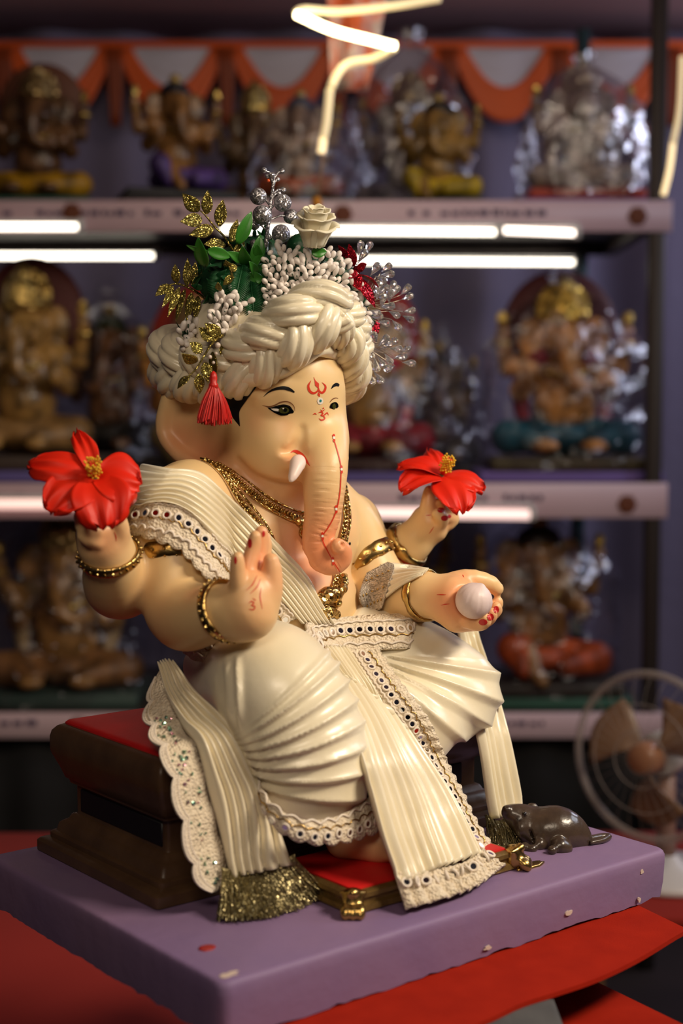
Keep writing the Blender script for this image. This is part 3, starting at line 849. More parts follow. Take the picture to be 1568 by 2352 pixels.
# nostril ring at the tip
tip = at(776, 1253, y=-.018)
B.ell(tip, (.0066, .0055, .0066), .004)
B.ell(tip + np.array([.0020, -.0050, .0006]), (.0026, .004, .0030), .0012, op='s')
for s in (-1, 1):                                                    # mouth crease beside the trunk, eye socket corner
    B.chain([[s * .021, .014, .366], [s * .027, .0195, .368], [s * .035, .0205, .3665]], [.0028, .0024, .0010], .005, op='s')
    B.ell((s * .026, .024, .3595), (.010, .009, .006), .010)         # lip under the crease
# fold between trunk and cheek, and under the jaw
def crease(pts, r, k, mirror=True):
    C = np.array([trace(B, x, y, .0, fallback=fb) for x, y, fb in pts])
    B.chain(C, r, k, .002, n=len(pts) * 3, op='s')
    if mirror: B.chain(C * [-1, 1, 1], r, k, .002, n=len(pts) * 3, op='s')
crease([(694, 985, .02), (689, 1008, .015), (680, 1026, .015), (666, 1038, .015), (650, 1036, .02)], [.0010, .0024, .0034, .0044, .0012], .006)
crease([(546, 1062, .06), (575, 1092, .05), (612, 1110, .045), (652, 1118, .04), (690, 1116, .04)], [.0015, .0030, .0034, .0034, .0025], .008)
# ears: bent plates with a rolled rim
def ear(s):
    R = basis(np.array([s * .80, -.60, 0.05]), x=[s * .55, .83, 0])
    if np.linalg.det(R) < 0: R[:, 1] *= -1
    U_ = nrm(np.array([s * .26, .965, 0.0])); Vv = np.array([0, 0, 1.0]); W_ = np.cross(U_, Vv)
    R = np.stack([U_, Vv, W_], 1)
    O_ = np.array([s * .052, .088, .390])
    out = np.array([[-.012, .045], [.030, .060], [.058, .052], [.072, .022], [.077, .002], [.073, -.012], [.056, -.028], [.036, -.036], [.016, -.048], [.004, -.054], [-.006, -.044], [-.012, -.02]])
    out = spline(np.vstack([out, out[:1]]), 40)[:-1]
    sg = 1 if (W_ @ np.array([s * 1.0, -1, 0])) > 0 else -1
    B.slab(out, O_, R, .0045, .0040, .010, bend=lambda u, v: sg * np.float32(-1) * (.010 * np.exp(-((u - .035) / .03) ** 2 - ((v + .005) / .035) ** 2)) + sg * .10 * np.maximum(u - .055, 0))
    rim = out[(out[:, 0] > .02)]
    W3 = O_ + rim[:, :1] * U_ + rim[:, 1:] * Vv + W_ * (sg * (.10 * np.maximum(rim[:, :1] - .055, 0)) + sg * .002)
    B.chain(W3, np.full(len(W3), .0058), .006, .005)
    B.chain(O_ + np.array([[.0, -.030], [.004, -.046], [.006, -.052]])[:, :1] * U_ + np.array([[.0, -.030], [.004, -.046], [.006, -.052]])[:, 1:] * Vv, [.006, .0085, .007], .008)
for s in (-1, 1): ear(s)
# arms
B.chain(ARM_BR, ARM_BR_R, .010, .012, n=18)
B.chain(ARM_FR, ARM_FR_R, .012, .012, n=18)
B.chain(ARM_BL, ARM_BL_R, .010, .012, n=18)
B.chain(ARM_FL, ARM_FL_R, .012, .012, n=18)
# crease inside the blessing elbow
B.chain(A((395, 1352, .0), (430, 1355, -.018), (470, 1362, -.03)), [.001, .002, .001], .005, op='s')

def finger(pts, r, k=.0018):
    B.chain(np.asarray(pts), r, k, .003, n=7)
# blessing hand, palm to the front
hr = [.0072, .0068, .0062, .0050]
B.chain(A((540, 1420, -.052), (572, 1405, -.060), (584, 1362, -.062)), [.019, .0215, .0170], .008, .008)
B.chain(A((560, 1420, -.056), (568, 1375, -.060), (566, 1342, -.060)), [.017, .0165, .0120], .008, .008)
finger(A((565, 1330, -.060), (574, 1290, -.058), (582, 1255, -.058), (586, 1232, -.060)), hr)
finger(A((583, 1330, -.056), (592, 1285, -.052), (599, 1242, -.052), (600, 1222, -.053)), [.0076, .0074, .0068, .0055])
finger(A((592, 1330, -.050), (603, 1290, -.046), (608, 1250, -.045), (608, 1234, -.045)), hr)
finger(A((548, 1355, -.062), (546, 1320, -.064), (545, 1295, -.065), (546, 1280, -.066)), [.0070, .0064, .0058, .0048])
finger(A((608, 1400, -.066), (622, 1355, -.070), (624, 1310, -.070), (622, 1288, -.070)), [.0110, .0092, .0084, .0066], .004)
# rear right hand gripping the flower stalk
B.chain(A((245, 1262, .046), (236, 1240, .044), (226, 1222, .042)), [.019, .021, .017], .008, .008)
finger(A((262, 1235, .036), (225, 1245, .030), (196, 1232, .030), (192, 1222, .038)), [.0075, .0072, .0066, .005], .002)
finger(A((262, 1215, .036), (218, 1222, .028), (190, 1210, .030), (192, 1200, .038)), [.0072, .0070, .0064, .005], .002)
finger(A((255, 1195, .040), (212, 1200, .032), (186, 1190, .034), (192, 1182, .040)), [.0068, .0066, .006, .005], .002)
finger(A((258, 1180, .046), (225, 1178, .040), (205, 1172, .042), (206, 1168, .046)), [.0062, .006, .0055, .0045], .002)
finger(A((262, 1250, .036), (274, 1225, .028), (272, 1200, .026), (266, 1182, .028)), [.0095, .0085, .0078, .006], .003)
# front left hand, palm up under the sweet
B.chain(A((1000, 1368, -.03), (1038, 1375, -.046), (1075, 1392, -.058)), [.0165, .0200, .0185], .008, .008)
B.chain(A((1010, 1395, -.04), (1050, 1418, -.054), (1085, 1425, -.062)), [.012, .0125, .010], .008, .008)
MODAK_C = at(1088, 1380, y=-.078)
B.ell(MODAK_C + np.array([-.001, .002, .001]), (.0165, .0165, .0165), .004, op='s')
finger(A((1075, 1425, -.070), (1100, 1432, -.078), (1112, 1428, -.084), (1114, 1420, -.087)), [.0075, .0070, .0062, .005])
finger(A((1085, 1418, -.066), (1112, 1425, -.072), (1126, 1416, -.078), (1128, 1408, -.081)), [.0075, .0070, .0062, .005])
finger(A((1090, 1405, -.060), (1122, 1412, -.064), (1138, 1402, -.068), (1139, 1394, -.071)), [.0075, .0070, .0062, .005])
finger(A((1090, 1395, -.052), (1125, 1396, -.054), (1142, 1388, -.056), (1143, 1382, -.058)), [.0070, .0066, .006, .005])
finger(A((1030, 1345, -.036), (1075, 1332, -.046), (1118, 1338, -.054), (1140, 1352, -.058)), [.0115, .0100, .0088, .0068], .004)
# rear left hand, index raised under the flower
B.chain(A((965, 1225, .072), (985, 1205, .066), (998, 1190, .064)), [.0150, .0190, .0165], .006, .008)
finger(A((978, 1195, .062), (982, 1165, .060), (985, 1142, .060), (986, 1128, .060)), [.0085, .0078, .0072, .006], .003)
finger(A((1005, 1205, .060), (1030, 1200, .052), (1038, 1190, .050), (1022, 1186, .046)), [.0080, .0075, .0070, .0055], .002)
finger(A((1005, 1185, .060), (1032, 1182, .052), (1036, 1172, .050), (1018, 1168, .046)), [.0075, .0070, .0065, .0052], .002)
finger(A((1000, 1170, .062), (1024, 1166, .056), (1028, 1158, .054), (1012, 1154, .050)), [.0068, .0064, .006, .005], .002)
finger(A((995, 1210, .056), (1012, 1196, .046), (1010, 1186, .042), (1002, 1180, .042)), [.0085, .0075, .0066, .005], .003)
# right foot on the footstool and the shin inside the cloth
FOOT = at(850, 1945, z=.03)
B.chain([[-.09, -.03, .145], [-.055, -.07, .085], FOOT + np.array([-.012, .018, .026])], [.030, .024, .018], .01, .01)
B.chain([FOOT + np.array([-.012, .020, .004]), FOOT + np.array([.006, -.006, .004]), FOOT + np.array([.016, -.022, .001])], [.017, .016, .011], .008, .008)
for q in range(5):
    a = FOOT + np.array([.004 + .0065 * q, -.020 + .004 * q, -.002]); B.chain([a, a + np.array([.004, -.012, -.003])], [.0055, .0048], .003)
B.chain([[.07, .03, .145], [.13, .005, .14], [.06, .0, .135]], [.025, .024, .02], .01, .01)
# belly creases
for zz in (.2735, .2560):
    B.chain([[q, .004 + 2.2 * q * q + (.006 if zz > .26 else .0), zz - .8 * abs(q) ** 1.5] for q in np.linspace(-.055, .055, 9)], np.full(9, .0014), .006, .002, op='s')
bv, bf = B.mesh()
bv = relax(bv, bf, 2, .45)
seat = (bv[:, 1] > -.012) & (np.abs(bv[:, 0]) < .185)
bv[seat, 2] = np.maximum(bv[seat, 2], .1236)

# finer trunk skin: subdivide the faces round the trunk and press the folds in
TS = spline(TRUNK, 160)
TRr = spline(TRUNK_R, 160)[:, 0]
TL = np.concatenate([[0], np.cumsum(np.linalg.norm(np.diff(TS, axis=0), axis=1))])
def trunk_coords(P):
    D2 = ((P[:, None, :] - TS[None, ::2, :]) ** 2).sum(-1)
    j = D2.argmin(1) * 2
    return TL[j], np.sqrt(D2.min(1)) - TRr[j], j
bm = bmesh.new()
vv = [bm.verts.new(p) for p in bv.tolist()]
near = np.zeros(len(bv), bool)
boxm = (bv[:, 1] < .055) & (bv[:, 2] > .24) & (bv[:, 2] < .40) & (np.abs(bv[:, 0]) < .05)
ii = np.nonzero(boxm)[0]
tl, td, tj = trunk_coords(bv[ii])
near[ii] = (np.abs(td) < .005) & (tl > .022)
ftr = []
for f in bf.tolist():
    fc = bm.faces.new([vv[i] for i in f]); fc.smooth = True
    if near[f[0]] and near[f[1]] and near[f[2]] and near[f[3]]: ftr.append(fc)
es = list({e for f in ftr for e in f.edges})
bmesh.ops.subdivide_edges(bm, edges=es, cuts=2, use_grid_fill=True)
bm.verts.index_update(); bm.verts.ensure_lookup_table()
P = np.array([v.co[:] for v in bm.verts])
boxm = (P[:, 1] < .055) & (P[:, 2] > .24) & (P[:, 2] < .40) & (np.abs(P[:, 0]) < .05)
ii = np.nonzero(boxm)[0]
tl, td, tj = trunk_coords(P[ii])
wrap = np.clip(1 - np.abs(td) / .004, 0, 1)
ctr = TS[tj]; rad = nrm(P[ii] - ctr)
front = np.clip((rad @ nrm(np.array([.25, -.95, .1]))) * 1.1 + .42, 0, 1)
LT = TL[-1]
lines = []
s0 = .075
while s0 < LT - .022:
    lines.append(s0); s0 += .0036 + .0016 * RND.random() + (.003 if s0 > .135 else 0)
disp = np.zeros(len(ii))
for q, s_ in enumerate(lines):
    ang = np.arctan2(rad[:, 0], -rad[:, 1])
    wv = s_ + .0011 * np.sin(ang * 2 + q * 1.7) + .0008 * ang
    reach = np.clip(.35 + .65 * (front > (.15 + .5 * ((q * 37) % 10) / 10)), 0, 1)
    soft = np.clip((s_ - .070) / .03, .35, 1) * (0.55 if s_ > .14 else 1)
    disp += reach * soft * np.exp(-((tl - wv) / .00075) ** 2)
P[ii] -= rad * (disp * wrap * np.clip(front * 1.4, 0, 1) * .0013)[:, None]
for v, p in zip(bm.verts, P.tolist()): v.co = p
# airbrushed blush of the paint (its own places: joints, trunk end, ears, palms, chest folds)
def blobs(P, L_):
    t = np.zeros(len(P))
    for c, r, s_ in L_:
        d = ((P - np.asarray(c)) ** 2).sum(1)
        t = 1 - (1 - t) * (1 - s_ * np.exp(-d / (r * r)))
    return t
T_ = TRUNK
tint = blobs(P, [(T_[5], .026, .55), (T_[6], .024, .50), (T_[4], .022, .35), (T_[9], .014, .65), (T_[8], .014, .4),
    (at(670, 1040, y=.012), .011, .65), (at(690, 1065, y=.008), .010, .35), ((-.022, .02, .345), .02, .25), ((.03, .02, .365), .016, .4),
    ((-.050, .090, .352), .020, .7), ((.050, .090, .352), .022, .7), ((-.070, .145, .380), .022, .55), ((-.060, .118, .366), .024, .65), ((.07, .13, .38), .03, .5),
    ((0, .03, .33), .03, .35), ((.0, .012, .28), .040, .55), ((-.02, .005, .262), .034, .5), ((.05, .03, .30), .02, .25), ((-.045, .06, .34), .022, .5), ((.05, .045, .25), .022, .25),
    (at(580, 1400, y=-.07), .018, .5), (at(600, 1290, y=-.06), .022, .55), (at(560, 1300, y=-.06), .02, .4), (at(592, 1225, y=-.05), .014, .6), (at(622, 1340, y=-.07), .012, .5),
    (at(235, 1245, y=.03), .016, .5), (at(250, 1215, y=.03), .02, .3), (at(345, 1330, y=.06), .018, .75), (at(350, 1270, y=.07), .016, .6), (at(300, 1390, y=.085), .03, .45), (at(395, 1470, y=.02), .035, .40), (at(440, 1355, y=-.02), .012, .4),
    (at(1035, 1385, y=-.06), .022, .75), (at(1100, 1410, y=-.07), .022, .7), (at(1060, 1345, y=-.05), .016, .65), (at(1130, 1395, y=-.06), .014, .5), (at(880, 1330, y=.07), .02, .25),
    (at(1000, 1200, y=.055), .016, .35), (at(1022, 1186, y=.05), .012, .5), (at(985, 1140, y=.055), .010, .3), (at(900, 1300, y=.1), .016, .3),
    (FOOT, .03, .5), ((-.031, .026, .391), .010, .25), ((-.055, .045, .396), .012, .3)])
bmn = bpy.data.meshes.new('skin_body')
for v in bm.verts: v.co -= Vector(FRAME[idol.name].tolist())
bm.to_mesh(bmn); bm.free()
a_ = bmn.attributes.new('tint', 'FLOAT', 'POINT'); a_.data.foreach_set('value', tint.astype(np.float32))
bmn.materials.append(SKIN)
body = bpy.data.objects.new('body', bmn); COL.objects.link(body); body.parent = idol
FRAME[body.name] = FRAME[idol.name]
BVH = BVHTree.FromPolygons([Vector(p) for p in bv.tolist()], [tuple(f) for f in bf.tolist()])
# ------------------------------------------------------------------ fields the clothes lie on
T = Field((-.2, -.1, .10), (.2, .2, .40), .0025)
torso_into(T)
T.chain(ARM_FR[:3], ARM_FR_R[:3], .012, .012, n=8)
T.chain(ARM_FL, ARM_FL_R, .012, .012, n=18)
def trace_many(field, px, py, off, y0=-.12, yfb=None):
    px = np.asarray(px, float); sh = px.shape; px = px.ravel(); py = np.asarray(py, float).ravel()
    x = (px - 784) / FPX; y = (1176 - py) / FPX
    W = np.stack([x, CP + y * SP, -SP + y * CP], 1); d = np.stack([W @ UV, W @ VV, W[:, 2]], 1)
    dn = nrm(d); p = CAML + d * ((y0 - CAML[1]) / d[:, 1])[:, None]; ok = np.zeros(len(p), bool)
    for _ in range(70):
        act = ~ok & (p[:, 1] < .2)
        if not act.any(): break
        D = field.sample(p[act]) - off
        idx = np.nonzero(act)[0]; hit_ = D < .0002; ok[idx[hit_]] = True
        mv = idx[~hit_]; p[mv] += dn[mv] * np.maximum(D[~hit_] * .8, .0003)[:, None]
    if yfb is not None:
        q = CAML + d * ((np.asarray(yfb, float).ravel() - CAML[1]) / d[:, 1])[:, None]; p[~ok] = q[~ok]
    return p.reshape(*sh, 3), ok.reshape(sh)
def trace_line(field, pts, off, n):
    """pts (px, py, y fallback) -> n surface points"""
    q = spline(np.array(pts, float), n)
    return np.array([trace(field, a, b, off, fallback=c) for a, b, c in q])
def clear(G, field, off, it=2):
    """keep a sheet in front of what it lies over, moving its points only along their sight lines"""
    G = np.array(G)
    for _ in range(it):
        px, py = lpix(G); P_, ok = trace_many(field, px, py, off, -.16)
        nr = ok & (np.linalg.norm(P_ - CAML, axis=-1) < np.linalg.norm(G - CAML, axis=-1)); G[nr] = P_[nr]
        for _k in range(3):
            H = G.copy(); H[1:-1, 1:-1] = (G[:-2, 1:-1] + G[2:, 1:-1] + G[1:-1, :-2] + G[1:-1, 2:]) / 4; G = .5 * G + .5 * H
    return G
def pleats(t, sharp=1.5):
    f = t - np.floor(t)
    g = f ** 1.25
    return np.abs(np.sin(np.pi * g)) ** .62
def pleated(E0, E1, n, amp, nu=None, nv=48, seed=0, sag=0.0, ampv=(1, 1), field=None, off=.003, wob=.12, lift=None, post=None):
    """cloth between two edge curves with n lengthwise pleats; returns grid [u across, v along]"""
    nu = nu or n * 9 + 1
    a = spline(E0, nv); b = spline(E1, nv)
    u = np.linspace(0, 1, nu)[:, None, None]; v = np.linspace(0, 1, nv)
    G = a[None] * (1 - u) + b[None] * u
    r = np.random.RandomState(seed)
    if field is not None: G = field.snap(G.reshape(-1, 3), off, 5, both=False).reshape(G.shape)
    if post is not None: G = post(G)
    Nn = gridnormals(G)
    if (Nn.reshape(-1, 3) @ nrm(CAML - G.reshape(-1, 3).mean(0))).mean() < 0: Nn = -Nn; flip = True
    else: flip = False
    wv = sum(r.randn() * np.sin(2 * np.pi * (k + 1) * v / 2 + r.rand() * 6) for k in range(3)) * wob
    uu = np.linspace(0, 1, nu)
    warp = uu[:, None] + .025 * np.sin(uu * 9 + r.rand() * 6)[:, None]
    ph = n * warp + wv[None, :] * np.sin(np.pi * uu)[:, None]
    am = amp * np.interp(v, np.linspace(0, 1, len(ampv)), ampv)[None, :] * (1 + .25 * np.sin(ph * 1.3 + 2))
    H = pleats(ph) * am
    if sag: H = H + sag * np.sin(np.pi * uu)[:, None]
    if lift is not None: H = H + lift(uu[:, None], v[None, :])
    G = G + Nn * H[..., None]
    return G[::-1] if flip else G
def add_sheet(name, G, t, m, parent, **k):
    V, F = sheet(G, t)
    return mesh(name, V, F, m, parent, **k)
def lace_strip(name, I, O_, parent, n_sc, amp, m=LACE, nu=None, nv=7, t=.0012, wave=.0008, lab=None, sharp=.6, bulge=0.0, field=None):
    """lace between inner curve I and outer curve O_ (sampled alike); n_sc scallops bite into the outer edge"""
    nu = nu or max(n_sc * 8, 24)
    a = spline(I, nu); b = spline(O_, nu)
    u = np.linspace(0, 1, nu)
    sc = np.abs(np.sin(np.pi * u * n_sc)) ** sharp
    ln = np.linalg.norm(b - a, axis=1)
    b = b + nrm(b - a) * (amp * (sc - 1))[:, None]
    v = np.linspace(0, 1, nv)[None, :, None]
    G = a[:, None] * (1 - v) + b[:, None] * v
    if field is not None: G = clear(G, field, .006, 1)
    Nn = gridnormals(G)
    if (Nn.reshape(-1, 3) @ nrm(CAML - G.reshape(-1, 3).mean(0))).mean() < 0:
        G = G[:, ::-1]; Nn = -Nn[:, ::-1]
    w = wave * np.sin(np.pi * u * n_sc * 2)[:, None] * np.linspace(0, 1, nv)[None, :] + bulge * np.sin(np.pi * np.linspace(0, 1, nv))[None, :]
    G = G + Nn * w[..., None]
    return add_sheet(name, G, t, m, parent, label=lab), G
# a mirror button: thread ring round a little glass mirror
a = np.arange(16) * 2 * math.pi / 16
rv, rf = tube(np.stack([.0036 * np.cos(a), .0036 * np.sin(a), np.zeros(16)], 1), .00125, 6, closed=True)
dv = np.vstack([np.stack([.0028 * np.cos(a), .0028 * np.sin(a), np.full(16, .0005)], 1)]); df = [list(range(16))]
MBV, MBF = join([(rv, rf), (dv, df)])
THREAD = mat('cream_thread', (0.80, 0.71, 0.60), rough=.7, bump=('noise', 900, .5, .001))
MB_ME = None
def mirror_row(P, Nn, parent, size=1.0, name='mirror_button', tilt=0.12):
    global MB_ME
    for p, n in zip(P, Nn):
        n = nrm(nrm(n) + NPR.randn(3) * tilt)
        R = basis(n)
        if MB_ME is None:
            o = mesh(name, MBV, MBF, None, parent, mats=[THREAD, MIRROR], midx=[0] * len(rf) + [1] * len(df), base=(0, 0, 0))
            MB_ME = o.data
        else:
            o = bpy.data.objects.new(name, MB_ME); COL.objects.link(o); o.parent = parent
        o.matrix_local = mat4(R, np.asarray(p) - FRAME[parent.name] + n * .0006, size)
def row_on(G, f, n, a=0.02, b=0.98):
    """n points along a grid [u, v] at fraction f of v, with normals"""
    Nn = gridnormals(G)
    if (Nn.reshape(-1, 3) @ nrm(CAML - G.reshape(-1, 3).mean(0))).mean() < 0: Nn = -Nn
    j = f * (G.shape[1] - 1); j0 = int(min(j, G.shape[1] - 2)); w = j - j0
    L_ = G[:, j0] * (1 - w) + G[:, j0 + 1] * w; NN = Nn[:, j0]
    s = np.concatenate([[0], np.cumsum(np.linalg.norm(np.diff(L_, axis=0), axis=1))])
    q = np.linspace(a, b, n) * s[-1]
    P_ = np.stack([np.interp(q, s, L_[:, k]) for k in range(3)], 1); N_ = nrm(np.stack([np.interp(q, s, NN[:, k]) for k in range(3)], 1))
    return P_, N_
def cord(G, f, n, parent, m=None, r=.0006, wig=.0022, off=.0008, name='gold_cord'):
    P_, N_ = row_on(G, f, n * 8 + 1)
    t = nrm(np.gradient(P_, axis=0)); b = np.cross(N_, t)
    w = wig * np.abs(np.sin(np.linspace(0, np.pi * n, len(P_))))
    V, F = tube(P_ + N_ * off + b * w[:, None], r, 5)
    return mesh(name, V, F, m or GOLD, parent)

# ------------------------------------------------------------------ dhoti: satin trousers over both legs
DH = Field((-.17, -.15, .03), (.25, .16, .225), .0018)
DH.ell((0, .080, .168), (.094, .078, .036), .02)
DH.ell((-.04, .055, .165), (.062, .06, .04), .02)
KN = A((640, 1592, -.052))[0]; SH = A((722, 1768, -.066))[0]
DH.chain([[-.052, .055, .160], [-.075, .0, .168], KN, SH], [.048, .047, .0445, .047], .02, .02, n=12)
KF = A((1046, 1592, -.018))[0]
DH.chain([[.052, .06, .160], [.09, .02, .158], KF], [.048, .050, .041], .02, .02, n=8)
DH.chain([KF, A((975, 1650, -.030))[0], [.05, -.03, .128]], [.036, .034, .028], .015, .012)
DH.ell((0, .01, .148), (.07, .045, .028), .02)
DH.ell((0.0, .06, .125), (.13, .07, .012), .01)
V, F = DH.mesh(); V = relax(V, F, 3, .5)
N_ = DH.grad(V); px, py = lpix(V)
front = np.clip((N_ @ nrm(CAML)) * 3 + .6, 0, 1)
def ridges(val, cs, w=.42):
    """sharp soft-sided folds at the listed values"""
    cs = np.asarray(cs, float); i = np.interp(val, cs, np.arange(len(cs)))
    f = i - np.floor(i)
    h = np.where(f < .34, (1 - f / .34) ** 1.3, ((f - .34) / .66) ** 2.2)
    return np.where((val > cs[0] - 6) & (val < cs[-1] + 6), h, 0)
dx = np.maximum(px - 470, 5); dy = py - 1730 + .0012 * np.maximum(px - 530, 0) ** 2
an = np.degrees(np.arctan2(dy, dx))
near_leg = np.clip((860 - px) / 40, 0, 1) * np.clip((px - 500) / 40, 0, 1) * front
h1 = ridges(an, [-31, -24, -14, -4, 6, 15, 23, 30, 37]) * near_leg * np.clip((px - 545) / 60, .25, 1) * np.clip((an + 34) / 6, 0, 1)
vert = np.exp(-((px - (548 + .05 * (py - 1560))) / 7) ** 2) * np.clip((1690 - py) / 60, 0, 1) * np.clip((py - 1500) / 40, 0, 1) + .7 * np.exp(-((px - (524 + .06 * (py - 1560))) / 8) ** 2) * np.clip((1680 - py) / 60, 0, 1) * np.clip((py - 1500) / 40, 0, 1)
an2 = np.degrees(np.arctan2(py - 1490, np.maximum(px - 800, 5)))
far_leg = np.clip((px - 880) / 30, 0, 1) * front
h2 = ridges(an2, [3, 10, 19, 28, 38, 49, 60]) * far_leg * np.clip((an2 - 4) / 5, 0, 1)
V = V + N_ * (.0052 * h1 + .0035 * vert + .0048 * h2)[:, None]
seat = (V[:, 1] > -.012) & (np.abs(V[:, 0]) < .185)
V[seat, 2] = np.maximum(V[seat, 2], .1234)
dhoti = mesh('dhoti', V, F, SATIN, idol, label='ivory satin dhoti wrapped in fan folds over both legs')
# union field for belt and panel
TD = Field((-.2, -.16, .03), (.25, .2, .40), .0025)
torso_into(TD)
TD.ell((0, .080, .168), (.096, .080, .038), .02)
TD.ell((-.04, .055, .165), (.064, .062, .042), .02)
TD.chain([[-.052, .055, .160], [-.075, .0, .168], KN, SH], [.050, .049, .0465, .049], .02, .02, n=12)
TD.chain([[.052, .06, .160], [.09, .02, .158], KF], [.050, .052, .043], .02, .02, n=8)
TD.chain([KF, A((975, 1650, -.030))[0], [.05, -.03, .128]], [.038, .036, .030], .015, .012)
TD.ell((0, .01, .148), (.07, .045, .030), .02)

FARLEG = Field((-.1, -.16, .03), (.25, .2, .30), .0025)
torso_into(FARLEG)
FARLEG.ell((0, .080, .168), (.096, .080, .038), .02)
FARLEG.chain([[.052, .06, .160], [.09, .02, .158], KF], [.050, .052, .043], .02, .02, n=8)
FARLEG.chain([KF, A((975, 1650, -.030))[0], [.05, -.03, .128]], [.038, .036, .030], .015, .012)
FARLEG.ell((0, .01, .148), (.07, .045, .030), .02)
# lace hem under the bent knee
I_ = A((584, 1772, -.058), (612, 1830, -.088), (660, 1870, -.108), (720, 1884, -.116), (790, 1868, -.112), (850, 1830, -.10))
O_ = A((592, 1832, -.066), (622, 1895, -.094), (664, 1928, -.112), (730, 1944, -.120), (800, 1938, -.118), (872, 1915, -.108))
_, G = lace_strip('lace_hem', I_, O_, dhoti, 9, .004, nu=90, nv=9, bulge=.002)
P_, Q_ = row_on(G, .35, 13); mirror_row(P_, Q_, dhoti, .85)
cord(G, .6, 13, dhoti)
cord(G, .82, 9, dhoti, m=THREAD, r=.0011, wig=.004)
I2 = A((1050, 1690, -.02), (1075, 1655, -.005), (1088, 1630, .01)); O2 = A((1042, 1712, -.02), (1078, 1682, -.005), (1098, 1640, .012))
lace_strip('lace_hem', I2, O2, dhoti, 4, .002, nu=30)

# ------------------------------------------------------------------ front pleated panel
E0 = A((706, 1500, .004), (753, 1569, -.040), (794, 1655, -.082), (819, 1747, -.112), (838, 1815, -.122), (868, 1925, -.138), (898, 2008, -.150), (908, 2035, -.156))
E1 = A((800, 1490, .002), (846, 1569, -.020), (905, 1650, -.046), (952, 1724, -.066), (992, 1782, -.080), (1026, 1833, -.092), (1056, 1888, -.106), (1098, 1972, -.136))
G = pleated(E0, E1, 11, .0085, nv=70, seed=2, sag=.006, ampv=(.3, .7, 1, 1.1, 1.15), wob=.06, post=lambda G: clear(G, FARLEG, .005))
panel = add_sheet('front_panel', G, .0012, SATIN, idol, label='long fan of ivory satin pleats falling to the slab')
PANEL_G = G
LI = A((792, 1492, .0), (842, 1567, -.022), (903, 1650, -.048), (950, 1724, -.068), (990, 1782, -.082), (1024, 1833, -.094), (1054, 1888, -.108), (1088, 1948, -.126))
LO = A((868, 1486, .004), (922, 1566, -.010), (985, 1650, -.036), (1019, 1724, -.056), (1042, 1776, -.072), (1065, 1818, -.086), (1094, 1880, -.102), (1135, 1945, -.122))
_, G = lace_strip('lace_border', LI, LO, panel, 20, .0022, nu=140, nv=8, wave=.0012, field=FARLEG)
P_, Q_ = row_on(G, .42, 27, .03, .99)
mirror_row(P_, Q_, panel, .85); cord(G, .62, 27, panel)
cord(G, .18, 40, panel, m=THREAD, r=.0010, wig=.0012)
# bunched hem lace with mirrors
HI = A((900, 2004, -.150), (950, 2006, -.153), (1010, 2000, -.150), (1060, 1985, -.144), (1102, 1950, -.134))
HO = np.array([at(928, 2092, z=.004), at(980, 2078, z=.004), at(1040, 2062, z=.004), at(1095, 2040, z=.004), at(1152, 1992, z=.004)])
nu = 150; a_s = spline(HI, nu); b_s = spline(HO, nu); uu = np.linspace(0, 1, nu); vv_ = np.linspace(0, 1, 12)
G = a_s[:, None] * (1 - vv_[None, :, None]) + b_s[:, None] * vv_[None, :, None]
Nn = gridnormals(G)
if (Nn.reshape(-1, 3) @ nrm(CAML - G.reshape(-1, 3).mean(0))).mean() < 0: G = G[:, ::-1]; Nn = -Nn[:, ::-1]; vv_ = vv_[::-1]
fold = np.abs(np.sin(uu * np.pi * 10 + .8 * np.sin(uu * 13)))[:, None]
G = G + Nn * (.002 + .0058 * fold * (.5 + .5 * vv_[None, :]) + .0016 * np.sin(vv_ * 22)[None, :] * fold)[..., None]
G[..., 2] = np.maximum(G[..., 2], .0022)
add_sheet('bunched_hem', G, .0016, LACE, panel, label='bunched crochet hem with mirror buttons')
fr = vv_.argsort(); f_row = .34 if vv_[0] < vv_[-1] else .66
P_, Q_ = row_on(G, f_row, 12, .05, .97); mirror_row(P_, Q_, panel, 1.0, tilt=.5)

# ------------------------------------------------------------------ hanging sash on the near side
E0 = A((364, 1530, .050), (386, 1602, .018), (421, 1674, -.022), (452, 1717, -.044), (474, 1804, -.052), (502, 1906, -.058), (518, 1975, -.063), (527, 2012, -.066))
E1 = A((404, 1522, .035), (452, 1588, -.004), (516, 1656, -.038), (561, 1733, -.056), (597, 1804, -.064), (633, 1886, -.076), (655, 1945, -.086), (670, 1985, -.092))
G = pleated(E0, E1, 6, .0080, nv=64, seed=5, sag=.005, ampv=(.5, .9, 1, 1, 1.1), wob=.25)
sash = add_sheet('hanging_sash', G, .0012, SATIN, idol, label='ivory satin sash hanging over the throne edge')
LO = A((352, 1560, .055), (328, 1634, .030), (340, 1690, -.004), (368, 1742, -.040), (391, 1822, -.054), (414, 1915, -.062), (438, 2010, -.068), (484, 2062, -.070))
LI = A((366, 1540, .052), (390, 1606, .018), (424, 1676, -.020), (454, 1719, -.043), (476, 1806, -.052), (503, 1908, -.058), (520, 1980, -.063), (529, 2016, -.066))
_, G2 = lace_strip('scalloped_lace', LI, LO, sash, 7, .0075, nu=150, nv=9, wave=.001, sharp=.55)
cord(G2, .93 if False else .06, 60, sash, m=THREAD, r=.0008, wig=.0008)
